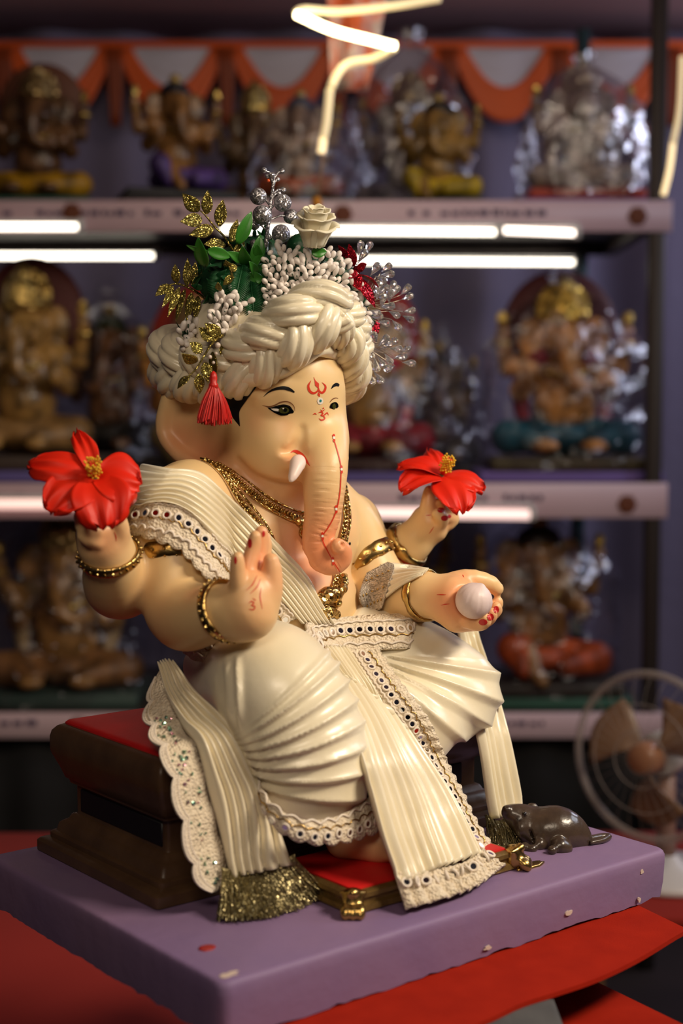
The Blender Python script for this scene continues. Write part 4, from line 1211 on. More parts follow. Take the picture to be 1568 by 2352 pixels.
# ladder edge of the scallops
of = 1.0 if np.linalg.norm(G2[75, 0] - spline(LI, 150)[75]) < .01 else 0.0
fr_ = lambda q: q if of else 1 - q
Pa, Na = row_on(G2, fr_(.985), 241); Pb, _ = row_on(G2, fr_(.80), 241)
rung = [tube(Pa + Na * .0006, .0010, 5), tube(Pb + Na * .0006, .0008, 5)]
rung += [tube(np.array([Pa[i] + Na[i] * .0008, Pb[i] + Na[i] * .0008]), .00055, 4) for i in range(60, 241, 2)]
mesh('ladder_edge', *join(rung), THREAD, sash)
# the sequins
SEQ = mat('iridescent_sequin', (0.45, 0.80, 0.62), rough=.12, metal=.9)
SEQP = mat('pink_sequin', (0.80, 0.45, 0.55), rough=.2, metal=.8)
a = np.arange(7) * 2 * math.pi / 7
sqv = np.vstack([np.stack([.0017 * np.cos(a), .0017 * np.sin(a), np.zeros(7)], 1), [[0, 0, .0006]]]); sqf = [[i, (i + 1) % 7, 7] for i in range(7)]
seq_me = {}
Nn2 = gridnormals(G2); 
if (Nn2.reshape(-1, 3) @ nrm(CAML - G2.reshape(-1, 3).mean(0))).mean() < 0: Nn2 = -Nn2
d0 = np.linalg.norm(G2[75, 0] - spline(LI, 150)[75]); inner_first = d0 < .01
for q in range(64):
    i = int(38 + 110 * RND.random()); f = RND.uniform(.2, .72)
    if not inner_first: f = 1 - f
    j = int(f * 8); p = G2[i, j]; n = nrm(Nn2[i, j] + NPR.randn(3) * .55)
    pm = SEQP if RND.random() < .25 else SEQ
    if pm.name not in seq_me:
        o = mesh('sequin', sqv, sqf, pm, sash, smooth=False, base=(0, 0, 0)); seq_me[pm.name] = o.data
    else:
        o = bpy.data.objects.new('sequin', seq_me[pm.name]); COL.objects.link(o); o.parent = sash
    o.matrix_local = mat4(basis(n), p - FRAME[sash.name] + Nn2[i, j] * .0012, RND.uniform(.6, 1.15))
# gold fringe
FRINGE = mat('gold_fringe', (0.42, 0.36, 0.19), rough=.32, metal=.9, glitter=(900, .9), noise=(300, (0.22, 0.18, 0.09), 2))
def fringe(Tp, Bt, n, layers, parent, r=.00065, seed=1, name='gold_fringe', m=None, lab=None):
    rr = np.random.RandomState(seed); parts = []
    a = spline(Tp, 60); b = spline(Bt, 60)
    for l in range(layers):
        for k in range(n):
            u = (k + rr.rand()) / n * 59; i = int(min(u, 58)); w = u - i
            p = a[i] * (1 - w) + a[i + 1] * w; q = b[i] * (1 - w) + b[i + 1] * w
            d = q - p; ln = np.linalg.norm(d)
            out = nrm(np.cross(d, a[min(i + 1, 59)] - a[i - 1 if i else 0] + 1e-6)); 
            if out @ (CAML - p) < 0: out = -out
            off = out * (.0012 * l + .0008 * rr.randn())
            mid = (p + q) / 2 + off * 1.4 + rr.randn(3) * .0012
            P3 = np.stack([p + off * .5, (p + mid) / 2 + off * .3, mid, q + off + rr.randn(3) * .0022])
            P3[:, 2] = np.maximum(P3[:, 2], .0012 + .0008 * l)
            parts.append(tube(P3, [r, r, r, r * .8], 4))
    V, F = join(parts)
    o = mesh(name, V, F, m or FRINGE, parent, smooth=False, label=lab); o['kind'] = 'stuff'
    return o
Tp = A((512, 2000, -.068), (560, 2010, -.076), (620, 2000, -.086), (676, 1968, -.094))
Bt = np.array([at(500, 2112, z=.002), at(575, 2112, z=.002), at(665, 2092, z=.002), at(742, 2058, z=.002)])
fringe(Tp, Bt, 150, 3, sash, seed=3, lab='sparkling gold thread fringe')
I_ = A((508, 1992, -.069), (560, 2003, -.077), (620, 1993, -.087), (675, 1962, -.095)); O_ = A((510, 2016, -.070), (560, 2028, -.079), (622, 2018, -.089), (682, 1984, -.097))
lace_strip('gold_braid', I_, O_, sash, 14, .001, m=FRINGE, nu=60, nv=4, t=.0018)

# ------------------------------------------------------------------ far stole and its tassel ends
E0 = A((982, 1350, .010), (1014, 1402, .028), (1046, 1448, .036), (1060, 1540, .020), (1076, 1632, -.028), (1096, 1720, -.042), (1114, 1843, -.050), (1122, 1880, -.052))
E1 = A((998, 1332, .014), (1040, 1388, .040), (1076, 1436, .050), (1102, 1505, .030), (1143, 1647, -.020), (1165, 1735, -.036), (1183, 1833, -.046), (1176, 1862, -.048))
G = pleated(E0, E1, 5, .0075, nv=62, seed=8, ampv=(.8, 1, 1, 1.2), wob=.2)
stole = add_sheet('far_stole', G, .0012, SATIN, idol, label='narrow ivory satin stole hanging beside the far knee')
LO = A((1120, 1560, .012), (1152, 1655, -.018), (1172, 1740, -.034), (1190, 1836, -.044)); LI = A((1114, 1560, .014), (1143, 1650, -.020), (1165, 1738, -.036), (1183, 1836, -.046))
lace_strip('lace_edge', LI, LO, stole, 18, .001, nu=100, nv=4)
Tp = A((1114, 1872, -.052), (1140, 1888, -.053), (1165, 1880, -.052), (1182, 1860, -.050))
Bt = np.array([at(1128, 1936, z=.003), at(1150, 1956, z=.003), at(1176, 1945, z=.003), at(1196, 1920, z=.003)])
fringe(Tp, Bt, 60, 3, stole, seed=5, lab='dull gold tassel end')

# ------------------------------------------------------------------ shoulder sash over the chest
NV = 46
UP = [(396, 1082, .108), (430, 1083, .09), (464, 1092, .075), (504, 1126, .06), (587, 1198, .04), (650, 1268, .028), (702, 1324, .018), (735, 1378, .014), (766, 1432, .012)]
LOW = [(312, 1172, .10), (350, 1160, .075), (398, 1164, .05), (440, 1188, .04), (482, 1230, .03), (540, 1290, .022), (610, 1345, .014), (650, 1385, .010), (690, 1432, .008)]
a = spline(np.array(UP, float), NV); b = spline(np.array(LOW, float), NV); nu = 64
w = np.linspace(0, 1, nu)[:, None, None]; Q = a[None] * (1 - w) + b[None] * w
G, _ = trace_many(T, Q[..., 0], Q[..., 1], .0035, yfb=Q[..., 2])
for _ in range(4):                                   # even the cloth out
    H = G.copy(); H[1:-1, 1:-1] = (G[:-2, 1:-1] + G[2:, 1:-1] + G[1:-1, :-2] + G[1:-1, 2:]) / 4; G = .5 * G + .5 * H
    G = T.snap(G.reshape(-1, 3), .003, 1, both=False).reshape(G.shape)
back = []                                            # the end that goes over the shoulder and down the back
for i in range(nu):
    p = G[i, 0]; w = i / (nu - 1)
    back.append([p + np.array([-.002, .028, -.006 - .01 * w]), p + np.array([.002, .055, -.035 - .01 * w])])
back = np.array(back)[:, ::-1]
back = T.snap(back.reshape(-1, 3), .004, 6, both=True).reshape(back.shape)
G = np.concatenate([back, G], 1)
Nn = gridnormals(G)
if (Nn.reshape(-1, 3) @ nrm(CAML - G.reshape(-1, 3).mean(0))).mean() < 0: Nn = -Nn
uu = np.linspace(0, 1, nu)[:, None]; vj = np.linspace(0, 1, G.shape[1])[None, :]
H = pleats(uu * 8 + .15 * np.sin(vj * 7 + uu * 3), 1.7) * .0050 * (1 - .3 * vj)
G = G + Nn * H[..., None]
if (gridnormals(G).reshape(-1, 3) @ nrm(CAML - G.reshape(-1, 3).mean(0))).mean() < 0: G = G[::-1]
ssash = add_sheet('shoulder_sash', G, .0012, SATIN, idol, label='ivory pleated satin sash crossing the chest from the shoulder')
LIn = [(304, 1172, .10), (320, 1158, .095), (352, 1149, .072), (402, 1152, .05), (447, 1176, .04), (490, 1219, .03), (548, 1280, .02), (608, 1336, .012), (648, 1377, .010), (688, 1420, .006)]
LOut = [(290, 1222, .10), (312, 1232, .09), (340, 1240, .06), (377, 1252, .04), (412, 1266, .022), (446, 1302, .012), (496, 1352, .005), (545, 1400, .0), (580, 1425, .0), (610, 1446, .0)]
a = spline(np.array(LIn, float), 110); b = spline(np.array(LOut, float), 110)
sc = np.abs(np.sin(np.pi * np.linspace(0, 1, 110) * 12)) ** .6
bb = a + (b - a) * (1 - .10 * (1 - sc))[:, None]; w = np.linspace(0, 1, 10)[None, :, None]
Q = a[:, None] * (1 - w) + bb[:, None] * w
G, _ = trace_many(T, Q[..., 0], Q[..., 1], .0045, yfb=Q[..., 2])
for _ in range(3):
    H = G.copy(); H[1:-1, 1:-1] = (G[:-2, 1:-1] + G[2:, 1:-1] + G[1:-1, :-2] + G[1:-1, 2:]) / 4; G = .6 * G + .4 * H
Nn = gridnormals(G)
if (Nn.reshape(-1, 3) @ nrm(CAML - G.reshape(-1, 3).mean(0))).mean() < 0: G = G[:, ::-1]; Nn = -Nn[:, ::-1]; inner = -1
else: inner = 1
G = G + Nn * (.0012 * np.sin(np.linspace(0, 60, 110)))[:, None, None] * .6
add_sheet('lace_border', G, .0014, LACE, ssash, label='scalloped cream lace with a row of mirrors')
f1 = .34 if inner == 1 else .66
P_, Q_ = row_on(G, f1, 22, .03, .98); mirror_row(P_, Q_, ssash, .95); cord(G, f1 + .14 * inner, 22, ssash)
cord(G, .78 if inner == 1 else .22, 24, ssash, m=THREAD, r=.0013, wig=.003)
cord(G, .12 if inner == 1 else .88, 40, ssash, m=THREAD, r=.0009, wig=.001)

# ------------------------------------------------------------------ waist belt of lace
NB = 190; fi = np.linspace(-math.radians(165), math.radians(165), NB)
rows = np.linspace(0, 1, 9)
dr = np.stack([np.sin(fi), -np.cos(fi), 0 * fi], 1)[:, None, :] * np.ones((1, 9, 1))
zz = .2145 - (.0275 + .0022 * np.abs(np.sin(fi * 13)) ** .6)[:, None] * rows[None, :]
c0 = np.stack([0 * zz, .08 + 0 * zz, zz], -1); G = c0 + dr * .13
for _ in range(60):
    D = TD.sample(G) - .0035; st_ = (D > .0002) & (((G - c0) * dr).sum(-1) > .04)
    G = G - dr * (np.maximum(D * .7, .0003) * st_)[..., None]
for _ in range(3):
    H = G.copy(); H[1:-1] = (G[:-2] + G[2:]) / 2; G = .5 * G + .5 * H
if (gridnormals(G)[95].mean(0) @ np.array([0, -1, 0])) < 0: G = G[:, ::-1]; fl = True
else: fl = False
belt = add_sheet('lace_belt', G, .002, LACE, idol, label='broad cream lace belt with round mirrors')
f1 = .42 if not fl else .58
P_, Q_ = row_on(G, f1, 52, .12, .88); mirror_row(P_, Q_, belt, 1.0)
cord(G, f1 + (.2 if not fl else -.2), 52, belt)
cord(G, f1 - (.22 if not fl else -.22), 60, belt, m=THREAD, r=.0011, wig=.0012)
cord(G, .85 if not fl else .15, 40, belt, m=THREAD, r=.0012, wig=.0025)

# ------------------------------------------------------------------ cloth cuff on the far front arm
def arm_patch(quad_a, quad_b, nu, nv, off):
    a = spline(np.array(quad_a, float), nv); b = spline(np.array(quad_b, float), nv); w = np.linspace(0, 1, nu)[:, None, None]
    Q = a[None] * (1 - w) + b[None] * w
    return trace_many(T, Q[..., 0], Q[..., 1], off, yfb=Q[..., 2])[0]
G = arm_patch([(872, 1296, .075), (900, 1292, .065), (940, 1298, .045), (985, 1308, .020)], [(858, 1398, .03), (880, 1380, .025), (920, 1348, .012), (968, 1322, .0)], 40, 20, .003)
Nn = gridnormals(G)
if (Nn.reshape(-1, 3) @ nrm(CAML - G.reshape(-1, 3).mean(0))).mean() < 0: Nn = -Nn
G = G + Nn * (pleats(np.linspace(0, 6, 40), 1.6) * .0022)[:, None, None]
if (gridnormals(G).reshape(-1, 3) @ nrm(CAML - G.reshape(-1, 3).mean(0))).mean() < 0: G = G[::-1]
cuff = add_sheet('arm_drape', G, .0012, SATIN, idol, label='pleated ivory cloth laid over the far forearm')
G = arm_patch([(890, 1290, .07), (905, 1300, .06), (893, 1340, .03), (876, 1398, .02)], [(842, 1315, .075), (830, 1345, .06), (829, 1382, .045), (846, 1412, .035)], 12, 24, .0055)
for _ in range(2):
    H = G.copy(); H[1:-1, 1:-1] = (G[:-2, 1:-1] + G[2:, 1:-1] + G[1:-1, :-2] + G[1:-1, 2:]) / 4; G = H
if (gridnormals(G).reshape(-1, 3) @ nrm(CAML - G.reshape(-1, 3).mean(0))).mean() < 0: G = G[::-1]
WIRE = mat('silver_gold_embroidery', (0.74, 0.62, 0.50), rough=.5, metal=.25, bump=[('wave', 260, .9, .002), ('voronoi', 500, .7, .0015)], noise=(300, (0.52, 0.44, 0.34), 3))
add_sheet('embroidered_lace', G, .0014, WIRE, cuff, label='embroidered cream lace patch with gold beads')
P_, Q_ = row_on(G, .3, 6); 
for f_ in (.25, .55, .8):
    P_, Q_ = row_on(G.transpose(1, 0, 2) if False else G, f_, 5, .15, .85)
    for p, n in zip(P_, Q_):
        V, F = ellipsoid((0, 0, 0), (.0009, .0016, .0008), 8, 6, R=basis(n))
        mesh('gold_bead', V + p + n * .001, F, GOLD, cuff)
# ------------------------------------------------------------------ painted marks laid on the skin surface
CAMV = Vector(CAML.tolist())
def hit(px, py):
    d = lray(px, py)
    loc, n, i, dist = BVH.ray_cast(CAMV, Vector(nrm(d).tolist()))
    return (None, None) if loc is None else (np.array(loc), np.array(n))
def brush(name, pts, w, m, parent=None, n=None, cross=5, off=.00035, label=None):
    """a painted stroke through photo pixels, laid on the body's surface; w widths in pixels"""
    n = n or max(8, len(pts) * 6)
    C = spline(np.array(pts, float), n); W = interp(w, n)
    t = nrm(np.gradient(C, axis=0)); s_ = np.stack([-t[:, 1], t[:, 0]], 1)
    G = np.zeros((n, cross, 3)); last = None
    for i in range(n):
        for j in range(cross):
            q = C[i] + s_[i] * W[i] * (j / (cross - 1) - .5)
            p, nn = hit(*q)
            if p is None: p, nn = last if last is not None else (at(q[0], q[1], y=.03), np.array([0, -1.0, 0]))
            last = (p, nn)
            nn = nrm(nn * .6 + nrm(CAML - p) * .4)
            G[i, j] = p + nn * off
    F = gridfaces(n, cross)
    V = G.reshape(-1, 3)
    a, b, c_ = V[F[len(F) // 2][0]], V[F[len(F) // 2][1]], V[F[len(F) // 2][2]]
    if np.cross(b - a, c_ - a) @ (CAML - a) < 0: F = [f[::-1] for f in F]
    return mesh(name, V, F, m, parent or idol, label=label)
def dab(name, c, rx, ry, m, off=.0005, parent=None, label=None, n=14):
    """a filled round dab of paint"""
    x = np.linspace(-1, 1, n); pts = [(c[0] + rx * q, c[1]) for q in x]
    w = [max(.05, 2 * ry * math.sqrt(max(0, 1 - q * q))) for q in x]
    return brush(name, pts, w, m, parent, n=n, off=off, label=label)
BROWN = mat('brown_line', (0.22, 0.09, 0.035), rough=.45)
IRIS = mat('olive_iris', (0.075, 0.075, 0.015), rough=.12, coat=.6, noise=(600, (0.03, 0.03, 0.008), 2))
PUPIL = mat('pupil_black', (0.004, 0.004, 0.004), rough=.08, coat=.6)
EYEW = mat('eye_white', (0.75, 0.70, 0.62), rough=.25)
TEAL = mat('teal_dot', (0.02, 0.20, 0.22), rough=.4)
# near eye
eye = brush('eye', [(616, 938), (632, 941), (650, 943), (664, 943), (674, 947)], [1, 14, 24, 21, 4], PUPIL, n=28, cross=7, off=.0004, label='painted olive eye with black rim')
brush('eye_white', [(622, 938.5), (629, 940.5), (636, 941.5), (640, 942)], [.6, 4.5, 6, 6], EYEW, eye, n=16, off=.0007)
dab('iris', (652, 942), 12, 7.5, IRIS, .0009, eye)
dab('pupil', (655, 941.5), 4.2, 4.4, PUPIL, .0011, eye)
dab('glint', (650.5, 938), 1.8, 1.5, WHITEPAINT, .0013, eye)
brush('lid_crease', [(602, 931), (618, 934), (632, 930), (644, 924), (657, 922), (668, 926), (675, 934), (677, 944)], [.6, 2.2, 2.6, 2.6, 2.6, 2.6, 2.2, .8], BROWN, off=.0004)
brush('lash_line', [(612, 934), (622, 937), (636, 933), (652, 930.5), (665, 934), (673, 944)], [.5, 2.6, 3.4, 4, 3.4, 1], BLACKPAINT, off=.0009)
brush('eyebrow', [(605, 911), (618, 900), (634, 893), (652, 891), (666, 895), (676, 901)], [.6, 3.2, 5.6, 8.0, 8.5, 3], BLACKPAINT)
# far eye
eye2 = brush('eye', [(757, 936), (763, 933), (770, 932), (775, 936)], [3, 15, 17, 4], PUPIL, n=14, off=.0005, label='far painted eye seen past the trunk')
dab('iris', (766, 933), 4, 6.5, IRIS, .0009, eye2)
brush('lid_crease', [(757, 924), (763, 917), (770, 914), (776, 915)], [1, 2.4, 2.4, 1], BROWN)
brush('eyebrow', [(760, 893), (766, 886), (773, 883), (778, 886)], [1, 5, 8, 5], BLACKPAINT)
# hair before the ear
brush('side_hair', [(560, 850), (549, 885), (541, 915), (539, 945), (551, 979)], [92, 76, 52, 22, 1], BLACKPAINT, n=34, cross=11, off=.0006, label='glossy black painted lock of hair beside the ear')
# forehead mark
tk = brush('forehead_mark', [(714, 874), (708, 886), (711, 898), (720, 903), (729, 898), (731, 890)], [.8, 4.5, 6, 5.5, 4, 2], REDLINE, label='red painted trident mark on the forehead')
brush('mark_stroke', [(731, 890), (733, 898), (739, 902), (745, 897), (747, 887), (739, 878)], [2, 4, 5.5, 5, 3.5, .6], REDLINE, tk)
brush('mark_stroke', [(720, 866), (724, 876), (728, 884), (731, 892)], [.6, 2.5, 10, 1.5], REDLINE, tk)
brush('mark_stroke', [(731, 901), (732, 907), (734, 911)], [1, 6, 1], REDLINE, tk)
dab('white_dot', (735, 921), 7, 8, WHITEPAINT, .0004, tk); dab('teal_dot', (735.5, 920.5), 2.6, 3.2, TEAL, .0007, tk)
om = brush('om_mark', [(731, 948), (737, 946), (741, 950), (737, 954), (743, 956), (745, 962), (738, 965), (732, 961)], [1, 3, 3, 2.5, 3, 3.2, 3, 1], REDLINE, label='red painted om sign between the eyes')
brush('mark_stroke', [(741, 955), (746, 952), (751, 948), (754, 954)], [1.4, 3, 2.6, .8], REDLINE, om)
brush('mark_stroke', [(735, 940), (740, 944), (746, 940)], [.6, 2.6, .6], REDLINE, om)
dab('mark_stroke', (742, 937.5), 1.6, 1.6, REDLINE, parent=om)
brush('mark_stroke', [(718, 952), (723, 950), (727, 952)], [.6, 2.8, .8], REDLINE, om)
# line down the trunk with beads of paint
TLp = [(763, 1000), (768, 1015), (776, 1042), (782, 1070), (782, 1100), (780, 1130), (775, 1160), (766, 1188), (753, 1212), (740, 1232), (742, 1245), (752, 1266), (768, 1294), (786, 1322)]
tl_ = brush('trunk_line', TLp, [1.4] + [2.4] * 12 + [1.2], REDLINE, n=110, cross=3, off=.0005, label='fine red painted line down the trunk')
for (x, y) in ((766, 1006), (783, 1078), (740, 1231), (764, 1288), (771, 1169)):
    dab('line_drop', (x, y - 5), 3.0, 4, REDLINE, .0006, tl_, n=8); dab('line_drop', (x + .8, y + 6), 2.8, 4, REDLINE, .0006, tl_, n=8); dab('white_bead', (x + .3, y), 2.6, 3, WHITEPAINT, .0008, tl_, n=8)
brush('mouth_stroke', [(667, 1040), (674, 1036), (684, 1039), (697, 1050), (712, 1071)], [1, 8, 9, 6.5, .6], REDLINE, n=24, label='red painted stroke over the tusk')
mp_ = trace(T, 803, 1249, 0, fallback=.05); mesh('chest_mole', *ellipsoid(mp_, (.0017, .0017, .0007), 12, 8, basis(T.grad(mp_[None])[0])), BLACKPAINT, idol)
# palm marks
pm_ = brush('palm_mark', [(571, 1386), (577, 1381), (583, 1385), (578, 1390), (585, 1393), (582, 1400), (572, 1399)], [1, 2.6, 2.6, 2.4, 2.6, 2.6, 1], REDLINE, label='small red om on the raised palm')
brush('mark_stroke', [(580, 1374), (587, 1379)], [1, 2.5], REDLINE, pm_)
for pts in ([(566, 1356), (580, 1342), (590, 1322)], [(574, 1364), (590, 1348), (598, 1330)], [(600, 1350), (597, 1370), (602, 1398)]):
    brush('palm_line', pts, [.8, 2.6, .8], REDLINE, n=12, cross=3)
for pts in ([(1003, 1366), (1014, 1366), (1024, 1366)], [(1012, 1390), (1022, 1388), (1032, 1387)], [(1062, 1320), (1065, 1326)], [(985, 1226), (996, 1210)], [(978, 1184), (990, 1183)], [(262, 1222), (266, 1232), (267, 1243)]):
    brush('palm_line', pts, [.8, 2.2, .8], REDLINE, n=8, cross=3)
NAIL = mat('red_nail', (0.50, 0.02, 0.02), rough=.4)
for (x, y, rx, ry) in ((574, 1248, 5, 11), (541, 1287, 3.5, 9), (605, 1226, 3.5, 7), (1109, 1429, 10, 7), (1126, 1417, 8, 8), (1139, 1400, 6.5, 8), (1020, 1190, 8, 6), (1012, 1172, 8, 6)):
    dab('nail', (x, y), rx, ry, NAIL, .0005, n=10)
for (x, y) in ((1031, 1186),):
    dab('nail', (x, y), 5, 4, NAIL, .0005, n=8)
# tusks
TUSKM = mat('tusk_white', (0.82, 0.66, 0.60), rough=.4, sss=.1)
tk0 = A((687, 1056, .010), (682, 1068, .002), (676, 1085, -.002), (668, 1103, -.005))
f = Field(tk0.min(0) - .012, tk0.max(0) + .012, .0008)
f.chain(tk0, [.0042, .0057, .0048, .0018], .001, .004, n=10)
V, F = f.mesh(); V = relax(V, F, 1)
mesh('tusk', V, F, TUSKM, idol, label='short pinkish white tusk')

# ------------------------------------------------------------------ gilt jewellery
def band_on(field, pts, off, n):
    """curve mirrored over the idol's middle plane, laid on the body"""
    P_ = np.array(pts, float); P_ = np.vstack([P_, (P_ * [-1, 1, 1])[::-1][1:]])
    C = spline(P_, n)
    C = field.snap(C, off, 8)
    for _ in range(2): C[1:-1] = .5 * C[1:-1] + .25 * (C[:-2] + C[2:])
    return field.snap(C, off, 2), field.grad(C)
def ornate_band(name, C, N_, w, parent, beads=40, label=None, bead_r=.0017):
    t = nrm(np.gradient(C, axis=0)); b = np.cross(N_, t)
    parts = [tube(C + b * w / 2, .0012, 6), tube(C - b * w / 2, .0012, 6)]
    G = np.stack([C + b * w * q + N_ * (.0006 - .004 * q * q * 10) for q in np.linspace(-.5, .5, 5)], 1)
    parts.append(sheet(G, .0012))
    o = mesh(name, *join(parts), GOLDRAW, parent, label=label)
    s = np.concatenate([[0], np.cumsum(np.linalg.norm(np.diff(C, axis=0), axis=1))])
    q = (np.arange(beads) + .5) / beads * s[-1]
    bp = []
    for x in q:
        p = np.array([np.interp(x, s, C[:, k]) for k in range(3)]); nn = nrm(np.array([np.interp(x, s, N_[:, k]) for k in range(3)]))
        tt = nrm(np.array([np.interp(x, s, t[:, k]) for k in range(3)])); R = np.stack([tt, np.cross(nn, tt), nn], 1)
        bp.append(ellipsoid(p + nn * .0008, (bead_r * .8, bead_r * 1.5, bead_r), 8, 6, R))
    mesh('bead_row', *join(bp), GOLD, o)
    return o
C, N_ = band_on(T, [(-.066, .085, .360), (-.058, .062, .346), (-.042, .046, .326), (-.022, .040, .312), (0, .038, .306)], .002, 90)
ornate_band('choker', C, N_, .0105, idol, 60, 'broad cast gold choker with beads')
C, N_ = band_on(T, [(-.082, .085, .358), (-.074, .066, .346), (-.060, .048, .322), (-.046, .034, .294), (-.036, .025, .270), (-.022, .012, .246), (0, .010, .232)], .002, 130)
ornate_band('long_necklace', C, N_, .0085, idol, 80, 'long cast gold chain hanging to the belly', .0013)
# pendants: under the choker and the small elephant-head clasp on the belly
f = Field((-.03, -.01, .255), (.03, .06, .325), .0009)
for (x, z, r) in ((0, .300, .0075), (-.008, .304, .005), (.008, .304, .005), (-.004, .293, .005), (.004, .293, .005), (0, .287, .0045), (-.013, .308, .004), (.013, .308, .004), (0, .280, .003)):
    p = T.snap(np.array([[x, .035, z]]), .002, 8)[0]; f.ell(p, (r, r * .7, r), .0015)
V, F = f.mesh(); mesh('choker_pendant', V, F, GOLDRAW, idol)
f = Field((-.04, -.03, .17), (.04, .04, .26), .0009)
def cl(px, py, r, dy=0): 
    p = trace(TD, px, py, r * .4, fallback=.005); f.ell(p, (r, r, r), .002)
for (x, y, r) in ((752, 1368, .0085), (768, 1366, .0075), (740, 1380, .006), (745, 1400, .0055), (762, 1405, .0055), (772, 1412, .0045), (750, 1415, .005), (735, 1370, .004), (785, 1352, .0045), (776, 1385, .004)): cl(x, y, r)
tr_ = [trace(TD, x, y, .003, fallback=.0) for x, y in ((775, 1366), (786, 1352), (791, 1336), (788, 1325), (794, 1322))]
f.chain(tr_, [.005, .0042, .0034, .0028, .002], .002, .003)
V, F = f.mesh(); mesh('elephant_clasp', V, F, GOLDRAW, idol, label='small cast gold elephant head clasp on the belly')
# bangles and armlets
def bangle(name, c, axis, r, w, label, lump=.12, tilt=None, fl=(1, 1), seed=0, beads=0, thick=None):
    a = np.arange(64) * 2 * math.pi / 64; R = basis(axis); rr = np.random.RandomState(seed)
    P_ = np.asarray(c) + (R[:, 0][None] * np.cos(a)[:, None] * fl[0] + R[:, 1][None] * np.sin(a)[:, None] * fl[1]) * r
    k = np.convolve(np.tile(rr.randn(64), 3), np.ones(4) / 4, 'same')[64:128]
    th = thick or w * .5
    T_, N_, B_ = frames(P_, True, up=R[:, 2])
    s = np.arange(10) * 2 * math.pi / 10
    V = P_[:, None] + (w * (1 + lump * k)[:, None, None] * np.cos(s)[None, :, None]) * R[:, 2][None, None] + (th * (1 + lump * k)[:, None, None] * np.sin(s)[None, :, None]) * nrm(P_ - c)[:, None]
    o = mesh(name, V.reshape(-1, 3), gridfaces(64, 10, True, True), GOLD, idol, label=label)
    bp = []
    for q in range(beads):
        al = q * 2 * math.pi / beads; d = R[:, 0] * math.cos(al) * fl[0] + R[:, 1] * math.sin(al) * fl[1]
        bp.append(ellipsoid(np.asarray(c) + d * (r + th * .9), (.0017, .0017, .0022), 8, 6, basis(nrm(d))))
        bp.append(ellipsoid(np.asarray(c) + d * (r + th * .4) + R[:, 2] * w * .8, (.0012, .0012, .0012), 6, 5))
    if bp: mesh('bangle_beads', *join(bp), GOLDRAW, o)
    return o
def on_chain(P_, R_, f):
    S = spline(P_, 101); rr = spline(np.array(R_), 101)[:, 0]; i = int(f * 100)
    return S[i], nrm(S[min(i + 2, 100)] - S[max(i - 2, 0)]), rr[i]
c, ax, r = on_chain(ARM_FR, ARM_FR_R, .94); bangle('bangle', c, nrm(ax + np.array([0, 0, .15])), r + .0075, .0050, 'gold bangle on the raised wrist', seed=1, beads=26)
c, ax, r = on_chain(ARM_BR, ARM_BR_R, .95); bangle('bangle', c, nrm(ax + np.array([.1, -.1, .3])), r + .0070, .0050, 'gold bangle under the flower hand', seed=2, beads=26)
c, ax, r = on_chain(ARM_FL, ARM_FL_R, .935); bangle('bangle', c, ax, r + .0056, .0050, 'gold bangle on the open hand', seed=3, lump=.25, beads=0)
c, ax, r = on_chain(ARM_BL, ARM_BL_R, .84); bangle('bangle', c, ax, r + .0068, .0065, 'thick gold bangle on the far rear wrist', seed=4, lump=.2)
c, ax, r = on_chain(ARM_FL, ARM_FL_R, .25); bangle('armlet', c, nrm(ax + np.array([.1, -.2, 0])), r + .0056, .0085, 'broad gold armlet on the far upper arm', seed=5, thick=.0022, beads=22)
c, ax, r = on_chain(ARM_FR, ARM_FR_R, .24); bangle('armlet', c, nrm(ax + np.array([0, .2, 0])), r + .0046, .0080, 'gold armlet under the lace shoulder border', seed=6, thick=.0030, beads=24)
# ------------------------------------------------------------------ turban with its flowers
turban = thing('braided_turban', 'ivory satin turban of thick braids trimmed with flowers, berries and crystal sprays', 'turban', (0, .1, .44))
TC = np.array([0, .10, .47])
V, F = ellipsoid((0, .10, .482), (.078, .078, .042), 32, 16)
cap = mesh('turban_cap', V, F, SATIN, turban)
PATH_N = A((775, 700, -.004), (722, 722, -.002), (662, 764, .010), (604, 806, .034), (546, 836, .062), (486, 852, .092), (430, 845, .128), (398, 830, .165))
loopb = np.array([[-.045, .185, .458], [0, .196, .457], [.05, .186, .455], [.082, .155, .450], [.094, .115, .444]])
PATH_F = np.vstack([A((748, 700, -.004), (778, 738, .010), (795, 785, .030), (800, 832, .052)), [[.083, .088, .437]]])
def braid(path, rs, amp, dep, lam, parent, nm='braid_strand', n=220, ends=None, phase=0):
    C = spline(path, n); s = np.concatenate([[0], np.cumsum(np.linalg.norm(np.diff(C, axis=0), axis=1))])
    t = nrm(np.gradient(C, axis=0)); o_ = C - TC; o_[:, 2] *= .35
    N_ = nrm(o_ - t * (o_ * t).sum(1, keepdims=True)); B_ = np.cross(t, N_)
    R_ = interp(ends or [1, 1], n)
    for k in range(3):
        th = 2 * math.pi * s / lam + k * 2 * math.pi / 3 + phase
        P_ = C + B_ * (amp * R_ * np.sin(th))[:, None] + N_ * (dep * R_ * np.sin(2 * th))[:, None]
        fl = lambda v, a: 1.05 - .19 * np.exp(-((((a * 8 / (2 * np.pi) + .6 * np.sin(v * 40 + k)) % 1) - .5) / .15) ** 2) + .03 * np.sin(a * 3 - v * 30)
        V, F = tube(P_, rs * R_, 56, mod=fl)
        mesh(nm, V, F, SATIN, parent)
braid(np.vstack([PATH_N, loopb[:2]]), .0150, .0165, .0085, .088, turban, ends=[.8, 1, 1, 1, 1, 1.05, 1.1, 1, .9])
